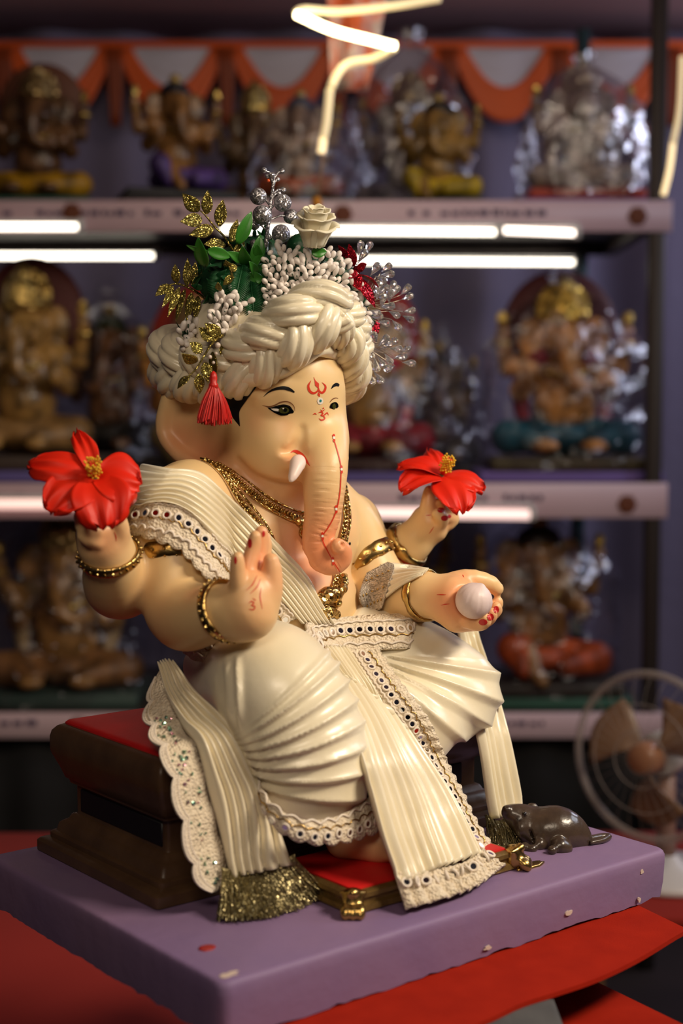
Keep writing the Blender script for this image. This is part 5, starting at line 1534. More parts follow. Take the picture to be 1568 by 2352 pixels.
braid(np.vstack([PATH_F, loopb[::-1][:-1]]), .0140, .0150, .0085, .080, turban, ends=[.8, 1, 1, .95, .9, .9, .9], phase=1.0)
# roll under the braid over the brow
C = np.vstack([A((500, 878, .075), (560, 868, .048), (625, 852, .026), (690, 820, .012), (735, 800, .006), (776, 822, .03), (796, 858, .055))])
V, F = tube(spline(C, 60), interp([.006, .009, .010, .008, .0065, .008, .007], 60), 16, mod=lambda v, a: 1 + .08 * np.sin(a * 5 + v * 25))
mesh('brow_roll', V, F, SATIN, turban)

DGREEN = mat('dark_green_plastic', (0.006, 0.045, 0.016), rough=.4)
LGREEN = mat('leaf_green_plastic', (0.055, 0.26, 0.026), rough=.32, noise=(70, (0.02, 0.11, 0.015), 3))
BUDW = mat('white_bud', (0.84, 0.78, 0.73), rough=.55, noise=(400, (0.70, 0.62, 0.57), 2), bump=('noise', 900, .2, .0005))
GLITG = mat('gold_glitter', (0.42, 0.33, 0.09), rough=.22, metal=.85, glitter=(1100, 1.3), noise=(350, (0.22, 0.17, 0.05), 3))
GLITS = mat('silver_glitter', (0.66, 0.64, 0.66), rough=.34, metal=.85, glitter=(900, 1.0), noise=(350, (0.40, 0.38, 0.40), 2))
GLEAF = mat('gold_glitter_leaf', (0.46, 0.37, 0.10), rough=.25, metal=.85, glitter=(26, 1.25), noise=(7, (0.24, 0.20, 0.05), 3))
RLEAF = mat('red_glitter_leaf', (0.42, 0.008, 0.022), rough=.2, metal=.75, glitter=(24, 1.1))
GLITR = mat('red_glitter', (0.40, 0.008, 0.025), rough=.18, metal=.8, glitter=(1000, 1.1))
# ---- backing mass of foliage that holds the trims
f = Field((-.10, -.02, .47), (.12, .14, .60), .002)
for (x, y, d, r) in ((640, 650, .07, .022), (700, 630, .06, .024), (760, 635, .055, .022), (810, 680, .06, .018), (650, 710, .055, .016), (560, 640, .085, .022), (530, 700, .09, .020), (545, 745, .075, .014), (450, 775, .125, .014), (600, 590, .09, .020), (690, 570, .08, .014), (840, 735, .075, .010), (500, 650, .09, .018), (520, 610, .10, .016), (585, 700, .075, .018), (480, 640, .11, .014), (600, 640, .08, .022), (565, 590, .095, .018)):
    f.ell(at(x, y, y=d), (r, r, r), .006)
V, F = f.mesh(); V = relax(V, F, 2)
V = V + NPR.randn(len(V), 1) * .0004
core = mesh('foliage_core', V, F, DGREEN, turban, label='dark green plastic foliage packed between the trims')
COREV, CORE_N = V, f.grad(V)
# ---- bud clusters
bud_n = 0
L_ = np.linspace(0, 1, 7); prof = [(.0004, -.5), (.55, -.42), (.9, -.15), (1, .12), (.8, .38), (.4, .5), (.0004, .54)]
bv_, bf_ = lathe(np.array([(a * .0026, b * .0085) for a, b in prof]), 9)
BUD_ME = None
def inpoly(x, y, P_):
    c = False; n = len(P_)
    for i in range(n):
        (x1, y1), (x2, y2) = P_[i], P_[i - 1]
        if (y1 > y) != (y2 > y) and x < (x2 - x1) * (y - y1) / (y2 - y1) + x1: c = not c
    return c
def buds(name, poly, depth, n, mind, seed, label):
    """depth: function of pixel -> y; buds radiate from little sprig centres"""
    global BUD_ME
    rr = random.Random(seed); xs = [p[0] for p in poly]; ys = [p[1] for p in poly]; got = []
    for _ in range(n * 60):
        x = rr.uniform(min(xs), max(xs)); y = rr.uniform(min(ys), max(ys))
        if inpoly(x, y, poly) and all((x - a) ** 2 + (y - b) ** 2 > mind * mind for a, b in got): got.append((x, y))
        if len(got) >= n: break
    cen = np.array([at(x, y, y=depth(x, y)) for x, y in got]); mid = cen.mean(0) + np.array([.010, .028, -.012])
    st = []
    for c in cen[::2]: st.append(tube(np.array([c, c * .6 + mid * .4]), .0005, 4))
    par = mesh(name, *join(st), DGREEN, turban, label=label)
    for k, c in enumerate(cen):
        d = nrm(nrm(c - mid) + np.array([rr.gauss(0, .75), rr.gauss(0, .6), rr.gauss(.15, .75)]))
        c = c + nrm(CAML - c) * rr.uniform(-.006, .006)
        if BUD_ME is None:
            o = mesh('bud', bv_, bf_, BUDW, par, base=(0, 0, 0)); BUD_ME = o.data
        else:
            o = bpy.data.objects.new('bud', BUD_ME); COL.objects.link(o); o.parent = par
        R = basis(d); sc = rr.uniform(.85, 1.2); M = np.eye(4); M[:3, :3] = R @ np.diag([sc, sc, sc * rr.uniform(.8, 1.15)]); M[:3, 3] = c - FRAME[par.name]
        o.matrix_local = Matrix(M.tolist())
dp = lambda x, y: float(np.interp(x, [600, 700, 780, 850], [.040, .022, .020, .046])) + (y - 640) * -.00006
buds('bud_cluster', [(608, 590), (640, 556), (668, 575), (700, 553), (760, 572), (796, 600), (832, 655), (852, 715), (846, 742), (815, 735), (782, 690), (730, 668), (690, 690), (650, 745), (618, 765), (608, 690)], dp, 178, 11.2, 3, 'dense cluster of white stamen buds over the front braid')
buds('bud_cluster', [(478, 745), (500, 668), (530, 660), (548, 690), (590, 690), (606, 735), (570, 775), (540, 800), (500, 785)], lambda x, y: .062 - (x - 480) * .0001, 58, 11.0, 4, 'looser white stamen buds beside the dark fern')
buds('bud_cluster', [(405, 762), (440, 728), (478, 742), (480, 790), (450, 826), (415, 806)], lambda x, y: .100, 30, 10.5, 5, 'shaded white stamen buds above the rear bun')
buds('bud_cluster', [(806, 730), (838, 738), (850, 770), (832, 785), (812, 765)], lambda x, y: .050, 14, 10.5, 6, 'small bunch of white buds at the far side of the braid')
# ---- leaves
def leaf_mesh(n=9, cross=5, fold=.18, curl=.12, t=.05, edge=0.0, shape=1.0):
    """unit leaf: base at origin, tip at x = 1, half width .5"""
    G = np.zeros((n, cross, 3))
    for i in range(n):
        u = i / (n - 1); w = math.sin(math.pi * min(1, u * .96 + .03) ** .8) ** shape * .5
        for j in range(cross):
            v = j / (cross - 1) * 2 - 1
            G[i, j] = (u, v * w, fold * abs(v) * w + curl * math.sin(u * math.pi) + edge * math.sin(i * 2.4) * abs(v))
    return sheet(G, t)
LEAF = leaf_mesh(); LEAF_ME = {}
def leaf(name, base, tip, width, m, parent, normal=None, key='a', src=LEAF):
    """a leaf from base to tip (idol frame), width in metres"""
    base = np.asarray(base); tip = np.asarray(tip); ax = tip - base; ln = np.linalg.norm(ax); ax = ax / ln
    n = nrm(CAML - base) if normal is None else np.asarray(normal, float)
    z = nrm(n - ax * (n @ ax)); y = np.cross(z, ax)
    k = (m.name, key)
    if k not in LEAF_ME:
        o = mesh(name, *src, m, parent, base=(0, 0, 0)); LEAF_ME[k] = o.data
    else:
        o = bpy.data.objects.new(name, LEAF_ME[k]); COL.objects.link(o); o.parent = parent
    M = np.eye(4); M[:3, 0] = ax * ln; M[:3, 1] = y * width; M[:3, 2] = z * width * .8; M[:3, 3] = base - FRAME[parent.name]
    o.matrix_local = Matrix(M.tolist())
    return o
FERN = mat('fern_green', (0.008, 0.075, 0.022), rough=.45)
SMALL = leaf_mesh(7, 3, .25, .18, .04)
cx_, cy_ = lpix(COREV); sel = np.nonzero((cx_ < 625) & ((CORE_N @ nrm(CAML)) > .1))[0]
for q in NPR.choice(sel, 110):
    p = COREV[q]; d = nrm(NPR.randn(3) * .8 + CORE_N[q] * .5 + np.array([0, 0, .3])); leaf('dark_leaf', p - d * .002, p + d * RND.uniform(.010, .017), RND.uniform(.004, .007), FERN, core, nrm(CORE_N[q] + NPR.randn(3) * .3), 'sm', SMALL)
def jn(p, s=.35): 
    return nrm(nrm(CAML - p) + NPR.randn(3) * s)
def sprig(label, stem, leaves, y, m=GLITG, w=.0115, r=.0011):
    S = A(*[(a, b, y) for a, b in stem])
    par = mesh('leaf_sprig', *tube(spline(S, 24), interp([r * 1.3, r, r * .6], 24), 6), m, turban, label=label)
    for q in leaves:
        (bx, by, tx, ty) = q[:4]; wd = q[4] if len(q) > 4 else w
        b = at(bx, by, y=y); t = at(tx, ty, y=y + RND.uniform(-.006, .006)); leaf('leaf', b, t, wd, GLEAF, par, jn(b))
sprig('gold glitter leaf sprig rising highest beside the berries', [(552, 600), (530, 568), (515, 544), (493, 521), (470, 493), (460, 484)],
      [(457, 485, 418, 444, .0135), (474, 492, 477, 437, .0105), (503, 520, 512, 458, .0115), (464, 504, 413, 509, .0125), (490, 524, 434, 540, .012), (531, 556, 545, 503, .0095), (517, 562, 468, 561, .0115), (540, 590, 560, 548, .009)], .075)
sprig('arching gold glitter sprig out over the back of the turban', [(480, 700), (470, 685), (436, 662), (407, 652), (385, 656)],
      [(405, 650, 402, 606, .0085), (429, 657, 431, 592, .0085), (443, 660, 449, 600, .008), (467, 678, 472, 619, .0095), (393, 655, 356, 680, .010), (398, 658, 372, 706, .0075), (412, 660, 385, 728, .0075), (425, 664, 404, 738, .0075), (440, 672, 428, 742, .008), (455, 680, 448, 735, .008)], .105)
sprig('gold glitter sprig drooping over the rear bun', [(512, 770), (490, 785), (470, 815), (454, 842), (440, 858), (428, 868)],
      [(463, 810, 436, 786, .0105), (452, 832, 417, 812, .0115), (436, 864, 407, 893, .0105), (456, 858, 459, 905, .0095), (472, 832, 477, 880, .0105), (488, 808, 497, 861, .0105), (512, 785, 521, 836, .0105), (490, 782, 456, 752, .0120), (505, 772, 470, 742, .0120)], .055)
sprig('small gold glitter tip among the green leaves', [(535, 640), (530, 622), (524, 610)], [(528, 618, 545, 612, .008), (526, 612, 518, 598, .008), (532, 632, 512, 655, .008), (505, 668, 500, 648, .007)], .055)
# pearls on the drooping sprig
PEARL = mat('pearl', (0.70, 0.58, 0.50), rough=.2, coat=.5)
for (x, y, r) in ((500, 793, 7), (496, 812, 4), (482, 820, 5), (490, 833, 4)):
    V, F = ellipsoid(at(x, y, y=.046), (r * .00037,) * 3, 12, 8); mesh('pearl', V, F, PEARL, turban)
# green plastic leaves and ferns
BIG = leaf_mesh(11, 7, .30, .22, .03, shape=.8)
gl = mesh('green_spray', *tube(A((575, 640, .075), (570, 610, .070), (560, 570, .070), (548, 555, .07)), .0014, 6), DGREEN, turban, label='glossy green plastic leaf spray')
for (bx, by, tx, ty, w) in ((545, 560, 577, 486, .0125), (472, 612, 455, 545, .0130), (478, 580, 428, 563, .006), (476, 575, 530, 590, .0110), (568, 610, 556, 565, .0125), (585, 612, 597, 540, .0135), (575, 622, 608, 575, .0130), (570, 632, 606, 606, .0125), (560, 640, 606, 640, .0130), (590, 640, 572, 600, .010), (556, 600, 522, 578, .009), (600, 610, 590, 560, .011)):
    leaf('green_leaf', at(bx, by, y=.062), at(tx, ty, y=.055 + RND.uniform(-.006, .004)), w, LGREEN, gl, jn(at(bx, by, y=.06), .5), 'big', BIG)
leaf('green_leaf', at(715, 580, y=.02), at(750, 578, y=.015), .010, LGREEN, gl, None, 'big', BIG)
def fern(px, label):
    S = spline(A(*px), 26); r = []
    r.append(tube(S, .0008, 5)); t = nrm(np.gradient(S, axis=0))
    for i in range(2, 26):
        n = nrm(CAML - S[i]); b = np.cross(n, t[i])
        for s in (-1, 1):
            tp = S[i] + (b * s * .9 + t[i] * .45) * (.0125 * math.sin(math.pi * (i / 25) ** .7 * .9 + .25) + .002) + n * .001
            G = np.stack([np.stack([S[i] - t[i] * .0007, S[i] + t[i] * .0007]), np.stack([(S[i] + tp) / 2 - t[i] * .0009, (S[i] + tp) / 2 + t[i] * .0009]), np.stack([tp - t[i] * .0002, tp + t[i] * .0002])])
            r.append(sheet(G, .0004))
    mesh('fern_frond', *join(r), FERN, turban, label=label)
fern([(560, 600, .065), (548, 650, .055), (540, 700, .055)], 'dark green plastic fern frond')
fern([(575, 640, .060), (580, 690, .048), (585, 740, .046)], 'dark green fern frond beside the braid')
fern([(600, 650, .058), (596, 690, .048), (580, 700, .05)], 'dark green fern frond behind the buds')
fern([(520, 610, .075), (505, 650, .07), (500, 690, .07)], 'dark green fern frond behind the gold sprig')
# ---- silver berry pick
S = A((610, 580, .070), (613, 540, .068), (620, 480, .066), (627, 425, .064), (629, 400, .064))
bp = mesh('berry_pick', *tube(spline(S, 30), interp([.0022, .002, .0016, .0013], 30), 7), GLITS, turban, label='silver glitter berry pick standing on top')
for (x, y, r, dy) in ((593, 451, 20, 0), (649, 466, 21, -.004), (602, 494, 23, -.006), (667, 497, 18, .004), (645, 537, 22, -.008), (584, 516, 13, .008), (583, 560, 10, .006), (606, 391, 7, 0), (624, 402, 7, -.003), (647, 393, 7, 0), (650, 436, 7, .002), (640, 445, 6, -.002), (614, 405, 5, 0), (638, 412, 5, 0)):
    c = at(x, y, y=.064 + dy); V, F = ellipsoid(c, (r * .00039,) * 3, 22, 14); mesh('silver_berry', V, F, GLITS, bp)
    j = int(np.argmin(((spline(S, 30) - c) ** 2).sum(1) + (spline(S, 30)[:, 2] > c[2]) * .001))
    mesh('berry_stalk', *tube(np.array([spline(S, 30)[max(j - 2, 0)], (spline(S, 30)[j] + c) / 2, c]), .001, 5), GLITS, bp)
V, F = ellipsoid(at(616, 415, y=.058), (.0015,) * 3, 8, 6); mesh('red_berry', V, F, mat('orange_bead', (.8, .12, .03), rough=.3), bp)
# ---- white rose
PETAL = mat('rose_petal', (0.82, 0.74, 0.55), rough=.6, sss=.1, noise=(60, (0.80, 0.74, 0.58), 2))
RC = at(722, 552, y=.018)
rose = mesh('white_rose', *lathe(np.array([(.0004, -.012), (.006, -.010), (.0085, -.003), (.009, .004), (.006, .010), (.002, .0135), (.0004, .014)]), 18, RC + np.array([0, 0, .012])), PETAL, turban, label='creamy white fabric rose')
rax = nrm(np.array([-.22, -.40, 1.0])); Rr = basis(rax, x=[1, 0, 0])
def petal(a0, span, r0, r1, h0, h1, curl, seed):
    n, c = 13, 9; G = np.zeros((n, c, 3)); q = random.Random(seed)
    for i in range(n):
        u = i / (n - 1) * 2 - 1; a = a0 + span * u / 2; edge = math.sqrt(max(0, 1 - abs(u) ** 3.2))
        for j in range(c):
            v = j / (c - 1) * (.25 + .75 * edge)
            r = r0 + (r1 - r0) * v + curl * max(0, v - .72) ** 1.4; z = h0 + (h1 - h0) * math.sin(v * math.pi / 2) - curl * 1.1 * max(0, v - .84) + .0006 * math.sin(u * 7 + seed)
            G[i, j] = (r * math.cos(a), r * math.sin(a), z)
    G = G @ Rr.T + RC
    V, F = sheet(G, .0009); mesh('rose_petal', V, F, PETAL, rose)
for k in range(3): petal(k * 2.1 + .4, 2.6, .004, .0075, .006, .0310, .0015, k)
for k in range(4): petal(k * 1.6 + 1.0, 2.3, .007, .0125, .0, .0285, .003, 5 + k)
for k in range(5): petal(k * 1.26 + .2, 1.95, .009, .0170, -.002, .0235, .006, 11 + k)
for k in range(5): petal(k * 1.26 + .9, 1.8, .010, .0205, -.004, .0150, .010, 21 + k)
# ---- red glitter leaves
rl = mesh('red_poinsettia', *ellipsoid(at(818, 622, y=.045), (.004, .004, .005), 10, 8), GLITR, turban, label='dark red glitter poinsettia at the turban side')
for (bx, by, tx, ty, w, d) in ((812, 612, 801, 560, .010, .04), (806, 600, 776, 563, .008, .045), (818, 615, 842, 606, .0115, .038), (826, 630, 870, 660, .0115, .034), (820, 636, 862, 707, .0120, .034), (816, 628, 826, 668, .012, .030), (815, 620, 800, 640, .010, .03), (846, 735, 868, 768, .016, .085)):
    leaf('glitter_petal', at(bx, by, y=d), at(tx, ty, y=d - .004), w, RLEAF, rl, jn(at(bx, by, y=.04), .5))
# ---- crystal sprays
CRYS = mat('crystal_drop', (0.98, 0.96, 0.97), rough=.02, trans=.90, ior=1.45, spec=.8, coat=.4)
cprof = np.array([(.0002, -.62), (.28, -.36), (.62, -.06), (.86, .18), (.84, .36), (.55, .50), (.0002, .56)]) * [.0043, .0125]
cv_, cf_ = lathe(cprof, 9); CR_ME = None
DROPS = [(305, 190, 270, 370), (430, 190, 395, 270), (340, 310, 290, 390), (530, 510, 460, 610), (700, 490, 610, 560), (720, 590, 640, 600), (620, 660, 540, 620), (580, 790, 560, 880), (660, 820, 600, 880), (560, 880, 560, 960),
         (780, 770, 740, 830), (840, 840, 780, 950), (745, 900, 740, 980), (990, 820, 910, 900), (1020, 930, 920, 970), (640, 980, 620, 1090), (720, 1070, 640, 1080), (520, 1160, 440, 1140), (560, 1225, 480, 1230), (820, 1185, 730, 1140),
         (1050, 1135, 945, 1150), (1030, 1250, 920, 1200), (660, 1315, 570, 1300), (850, 1350, 780, 1265), (420, 1340, 340, 1380), (380, 1450, 320, 1440), (520, 1545, 540, 1640), (660, 1580, 590, 1650), (705, 1650, 640, 1690), (780, 1610, 700, 1660),
         (850, 1710, 750, 1700), (980, 1720, 910, 1760), (910, 1830, 820, 1850), (730, 1860, 660, 1770), (750, 1990, 830, 1960), (1040, 1920, 945, 1910), (430, 1690, 360, 1690), (370, 1660, 310, 1660), (440, 1780, 380, 1730), (400, 1890, 330, 1800),
         (540, 1950, 520, 1840), (620, 1900, 555, 1800), (330, 2040, 360, 1940), (460, 2150, 390, 2060), (580, 2140, 510, 2050), (290, 1740, 260, 1680)]
Z5 = lambda zx, zy: (780 + zx * .1531, 540 + zy * .1531)
SILW = mat('silver_wire', (0.62, 0.52, 0.40), rough=.3, metal=1.0)
hubs = [((230, 420), 0, 450, 'crystal drop spray above the red poinsettia'), ((330, 1050), 450, 1480, 'crystal drop spray beside the red poinsettia'), ((290, 1600), 1480, 2400, 'crystal drop spray at the low end of the braid')]
for (hub, y0_, y1_, lab) in hubs:
    hp = at(*Z5(*hub), y=.055); wires = []; ps = []
    for (cx, cy, tx, ty) in DROPS:
        if y0_ <= cy < y1_:
            d = .045 + RND.uniform(-.010, .008); c = at(*Z5(cx, cy), y=d); t = at(*Z5(tx, ty), y=d + .002); ps.append((c, t))
            mid = hp * .4 + t * .6 + np.array([0, 0, .003 * RND.uniform(-1, 1)]); wires.append(tube(spline(np.array([hp, mid, t]), 10), .00028, 4))
    par = mesh('crystal_spray', *join(wires), SILW, turban, label=lab)
    for c, t in ps:
        if CR_ME is None:
            o = mesh('crystal_drop', cv_, cf_, CRYS, par, smooth=False, base=(0, 0, 0)); CR_ME = o.data
        else:
            o = bpy.data.objects.new('crystal_drop', CR_ME); COL.objects.link(o); o.parent = par
        o.matrix_local = mat4(basis(nrm(c - t)), c - FRAME[par.name], RND.uniform(.9, 1.1))
# ---- red tassel before the ear
TASS = mat('red_silk', (0.66, 0.010, 0.004), rough=.4, sheen=.1, noise=(500, (0.40, 0.006, 0.004), 2))
tt = at(490, 868, y=.045)
ts = mesh('red_tassel', *lathe(np.array([(.0008, .006), (.0026, .004), (.0036, 0), (.0030, -.004), (.0042, -.0055), (.0046, -.009)]), 14, tt), TASS, turban, label='bright red silk tassel hanging before the ear')
sk = []
for k in range(230):
    u = RND.uniform(-1, 1); q = RND.uniform(-1, 1) * math.sqrt(1 - u * u)
    bx = 491 + u * 40 + 2; by = 972 + RND.uniform(-7, 8) - abs(u) * 7
    b = at(bx, by, y=.045 + q * .010); top = tt + np.array([u * .003, q * .003, -.006]); mid = top * .5 + b * .5 + np.array([u * .0022, q * .002, 0])
    sk.append(tube(spline(np.array([top, mid, b]), 7), .00062, 4, caps=False))
o = mesh('tassel_skirt', *join(sk), TASS, ts); o['kind'] = 'stuff'

# ------------------------------------------------------------------ hibiscus flowers in the rear hands
HIB = mat('hibiscus_red', (0.64, 0.012, 0.003), rough=.45, spec=.3, noise=(35, (0.70, 0.026, 0.008), 3))
HIBY = mat('stamen_yellow', (0.80, 0.48, 0.02), rough=.5)
def hibiscus(label, C, n, petals, st, base):
    th_ = thing('hibiscus_flower', label, 'flower', base, group='hibiscus held in the rear hands')
    R = basis(n)
    V, F = tube(np.array([base, (np.asarray(base) + C) / 2, C]), [.0016, .002, .004], 8); mesh('flower_stalk', V, F, mat('stalk_green', (.03, .09, .02), rough=.5), th_)
    for k, (tx, ty, w, lift) in enumerate(petals):
        d = lray(tx, ty); t = ((C - CAML) @ n + lift) / (d @ n); tip = CAML + d * t
        ax = tip - C; ln = np.linalg.norm(ax); ax = ax / ln; z = nrm(n - ax * (n @ ax)); y = np.cross(z, ax); wd = w * .00037
        nu, nv = 21, 17; G = np.zeros((nu, nv, 3)); r = random.Random(k * 7 + int(C[0] * 1e4))
        ph = r.random() * 6
        for i in range(nu):
            u = i / (nu - 1)
            ww = wd * (math.sin(math.pi * min(1.0, (u * .80 + .06))) ** .75 if u < .8 else math.sin(math.pi * .70) ** .75 * math.sqrt(max(0, 1 - ((u - .8) / .22) ** 2)) )
            for j in range(nv):
                v = j / (nv - 1) * 2 - 1
                zz = .16 * ln * math.sin(u * math.pi * .9) - .10 * ln * u * u + .0032 * math.sin(v * 9 + ph) * u * u + .0013 * math.sin(v * 26) * u * (1 - .3 * u) + .004 * (abs(v) ** 2) * math.sin(u * 3 + ph) + .0016 * math.sin(v * 17 + ph * 2) * max(0, u - .7) * 3
                G[i, j] = C + ax * ln * u * (1 - .05 * abs(v) ** 3 + .02 * math.sin(v * 13 + ph)) + y * ww * v + z * zz
        V, F = sheet(G, .0007); mesh('petal', V, F, HIB, th_)
    # stamen column with pollen beads
    tipc = CAML + lray(*st) * (((C - CAML) @ n + .016) / (lray(*st) @ n))
    sc = mesh('stamen_column', *tube(spline(np.array([C, (C + tipc) / 2 + n * .002, tipc]), 8), [.0022, .0018, .0016], 7), HIB, th_)
    ax = nrm(tipc - C); Rb = basis(ax); bp = []
    for k in range(90):
        a = k * 2.4; h = .004 + .016 * (k / 90); p = C + ax * (h + .003) + (Rb[:, 0] * math.cos(a) + Rb[:, 1] * math.sin(a)) * (.0035 + .0035 * RND.random()) 
        bp.append(ellipsoid(p, (.0011,) * 3, 6, 5)); 
        if k % 3 == 0: bp.append(tube(np.array([C + ax * h, p]), .0003, 4))
    mesh('pollen_beads', *join(bp), HIBY, sc)
    for k in range(5):
        a = k * 1.256; p = tipc + ax * .004 + (Rb[:, 0] * math.cos(a) + Rb[:, 1] * math.sin(a)) * .004
        mesh('pistil', *tube(np.array([tipc, tipc + ax * .003, p]), [.0006, .0006, .0009], 5), HIB, sc)
view = nrm(np.array([-.62, -.78, .05]))
CL = at(218, 1096, y=.030)
hibiscus('larger red hibiscus on the hand with the beaded bangle', CL, nrm(view * .80 + np.array([.12, 0, .62])), [(66, 1062, 46, .002), (176, 984, 26, .004), (322, 1112, 70, .0), (244, 1208, 66, -.002), (112, 1172, 58, -.001)], (214, 1070), at(238, 1205, y=.040))
CR = at(1015, 1092, y=.052)
hibiscus('red hibiscus above the thick plain bangle of the far rear hand', CR, nrm(view * .52 + np.array([.05, 0, .85])), [(914, 1066, 40, .003), (985, 1030, 30, .004), (1112, 1120, 52, -.002), (1062, 1172, 60, -.008), (920, 1122, 52, -.004)], (1028, 1062), at(990, 1150, y=.058))

# ------------------------------------------------------------------ the sweet in the open hand
modak = thing('modak_sweet', 'pinkish white fluted dumpling sweet in the open palm', 'sweet', MODAK_C + np.array([0, 0, -.0175]))
n, sg = 22, 64; G = []
ax = nrm(np.array([.15, -.45, .88])); R = basis(ax)
for i in range(n):
    t = math.pi * i / (n - 1)
    for j in range(sg):
        a = 2 * math.pi * j / sg; fl = 1 - .035 * math.exp(-((((a / (2 * math.pi) * 9) % 1) - .5) / .10) ** 2) * math.sin(t) * (1 if t < 1.9 else .3)
        r = .0172 * fl; G.append([r * math.sin(t) * math.cos(a + .3 * t), r * math.sin(t) * math.sin(a + .3 * t), .0165 * math.cos(t) + (.0022 * math.exp(-(t / .22) ** 2))])
G = np.array(G) @ R.T + MODAK_C
mesh('dough', G, gridfaces(n, sg, closev=True), mat('dough_white', (0.74, 0.60, 0.58), rough=.42, noise=(50, (0.68, 0.54, 0.53), 3), bump=('noise', 150, .15, .002)), modak)

# ------------------------------------------------------------------ mouse on the slab
mouse = thing('mouse_figure', 'glossy dark brown mouse figurine lying on the slab beside the gold tassel', 'figurine', (.17, -.105, 0))
MP = A((1165, 1864, -.082), (1180, 1872, -.085), (1206, 1884, -.090), (1240, 1912, -.100), (1280, 1902, -.112), (1312, 1912, -.120), (1340, 1936, -.127))
f = Field(MP.min(0) - .03, MP.max(0) + .03, .0010)
f.chain(MP[:3], [.0046, .0078, .0122], .003, .006, n=8)
f.chain(MP[2:], [.0118, .0150, .0200, .0185, .007], .005, .008, n=14)
f.ell(MP[4] + np.array([.002, 0, -.006]), (.022, .019, .017), .008)
f.ell(at(1163, 1858, y=-.084), (.0036, .004, .0034), .003)
f.ell(at(1200, 1905, y=-.097), (.008, .007, .009), .004)
for (x, y, d, r) in ((1238, 1940, -.114, .006), (1222, 1950, -.114, .0045), (1205, 1945, -.108, .0045), (1285, 1944, -.130, .0085), (1300, 1948, -.134, .006), (1268, 1953, -.132, .0045)):
    f.ell(at(x, y, y=d), (r, r, r), .003)
for (x, y, d) in ((1238, 1868, -.098), (1222, 1858, -.086)):
    f.ell(at(x, y, y=d), (.0062, .0022, .0060), .002, R=basis(nrm(np.array([.1, .3, .9])), x=[.78, -.6, 0]))
f.ell(at(1204, 1870, y=-.102), (.0026,) * 3, .002)
for q in range(9):
    p = A((1205 + 6 * q, 1904 + 3 * q, -.106), (1200 + 6 * q, 1932 + 2 * q, -.112)); f.chain(p, [.0016, .0007], .002, op='s')
f.chain(A((1276, 1915, -.136), (1262, 1935, -.136), (1262, 1952, -.136)), [.001, .0016, .001], .003, op='s')
f.chain(A((1172, 1880, -.094), (1182, 1886, -.097), (1196, 1886, -.100)), [.0006, .0012, .0006], .002, op='s')
V, F = f.mesh(); V = relax(V, F, 1)
V[:, 2] = np.maximum(V[:, 2], -.001)
MOUSE = mat('mouse_brown', (0.038, 0.026, 0.020), rough=.28, coat=.35, noise=(60, (0.075, 0.048, 0.032), 4), bump=[('noise', 160, .25, .002)])
mesh('mouse_body', V, F, MOUSE, mouse)
tl2 = spline(A((1330, 1938, -.124), (1352, 1936, -.130), (1380, 1930, -.132), (1397, 1937, -.136), (1385, 1945, -.140), (1355, 1946, -.138)), 30); tl2[:, 2] = np.maximum(tl2[:, 2], .003)
mesh('mouse_tail', *tube(tl2, interp([.0045, .0038, .0034, .0032, .0026, .002], 30), 10), MOUSE, mouse)
for (x, y, d) in ((1204, 1869, -.1045),):
    mesh('mouse_eye', *ellipsoid(at(x, y, y=d), (.0017,) * 3, 10, 8), PUPIL, mouse)
# ------------------------------------------------------------------ the other idols on the rack, all out of focus
# clear wrapping film
def film_mat(nm, lo, hi):
    m = bpy.data.materials.new(nm); m.use_nodes = True; nt = m.node_tree; N = nt.nodes; N.remove(N['Principled BSDF'])
    out = N['Material Output']; mx = N.new('ShaderNodeMixShader'); tr = N.new('ShaderNodeBsdfTransparent'); gl = N.new('ShaderNodeBsdfGlossy')
    tr.inputs[0].default_value = (.93, .92, .93, 1)
    gl.inputs['Roughness'].default_value = .18; gl.inputs['Color'].default_value = (.9, .9, .95, 1)
    lw = N.new('ShaderNodeLayerWeight'); lw.inputs[0].default_value = .35; mp = N.new('ShaderNodeMapRange'); mp.inputs[3].default_value = lo; mp.inputs[4].default_value = hi
    nz = N.new('ShaderNodeTexNoise'); nz.inputs['Scale'].default_value = 16; nz.inputs['Detail'].default_value = 3
    tc = N.new('ShaderNodeTexCoord'); bp = N.new('ShaderNodeBump'); bp.inputs['Strength'].default_value = .9; bp.inputs['Distance'].default_value = .03
    L_ = nt.links; L_.new(tc.outputs['Object'], nz.inputs['Vector']); L_.new(nz.outputs['Fac'], bp.inputs['Height']); L_.new(bp.outputs[0], gl.inputs['Normal'])
    L_.new(lw.outputs['Facing'], mp.inputs[0]); L_.new(mp.outputs[0], mx.inputs[0]); L_.new(tr.outputs[0], mx.inputs[1]); L_.new(gl.outputs[0], mx.inputs[2]); L_.new(mx.outputs[0], out.inputs[0])
    return m
FILM = film_mat('clear_film', .035, .45); FILM_S = film_mat('crinkled_film', .12, .85)
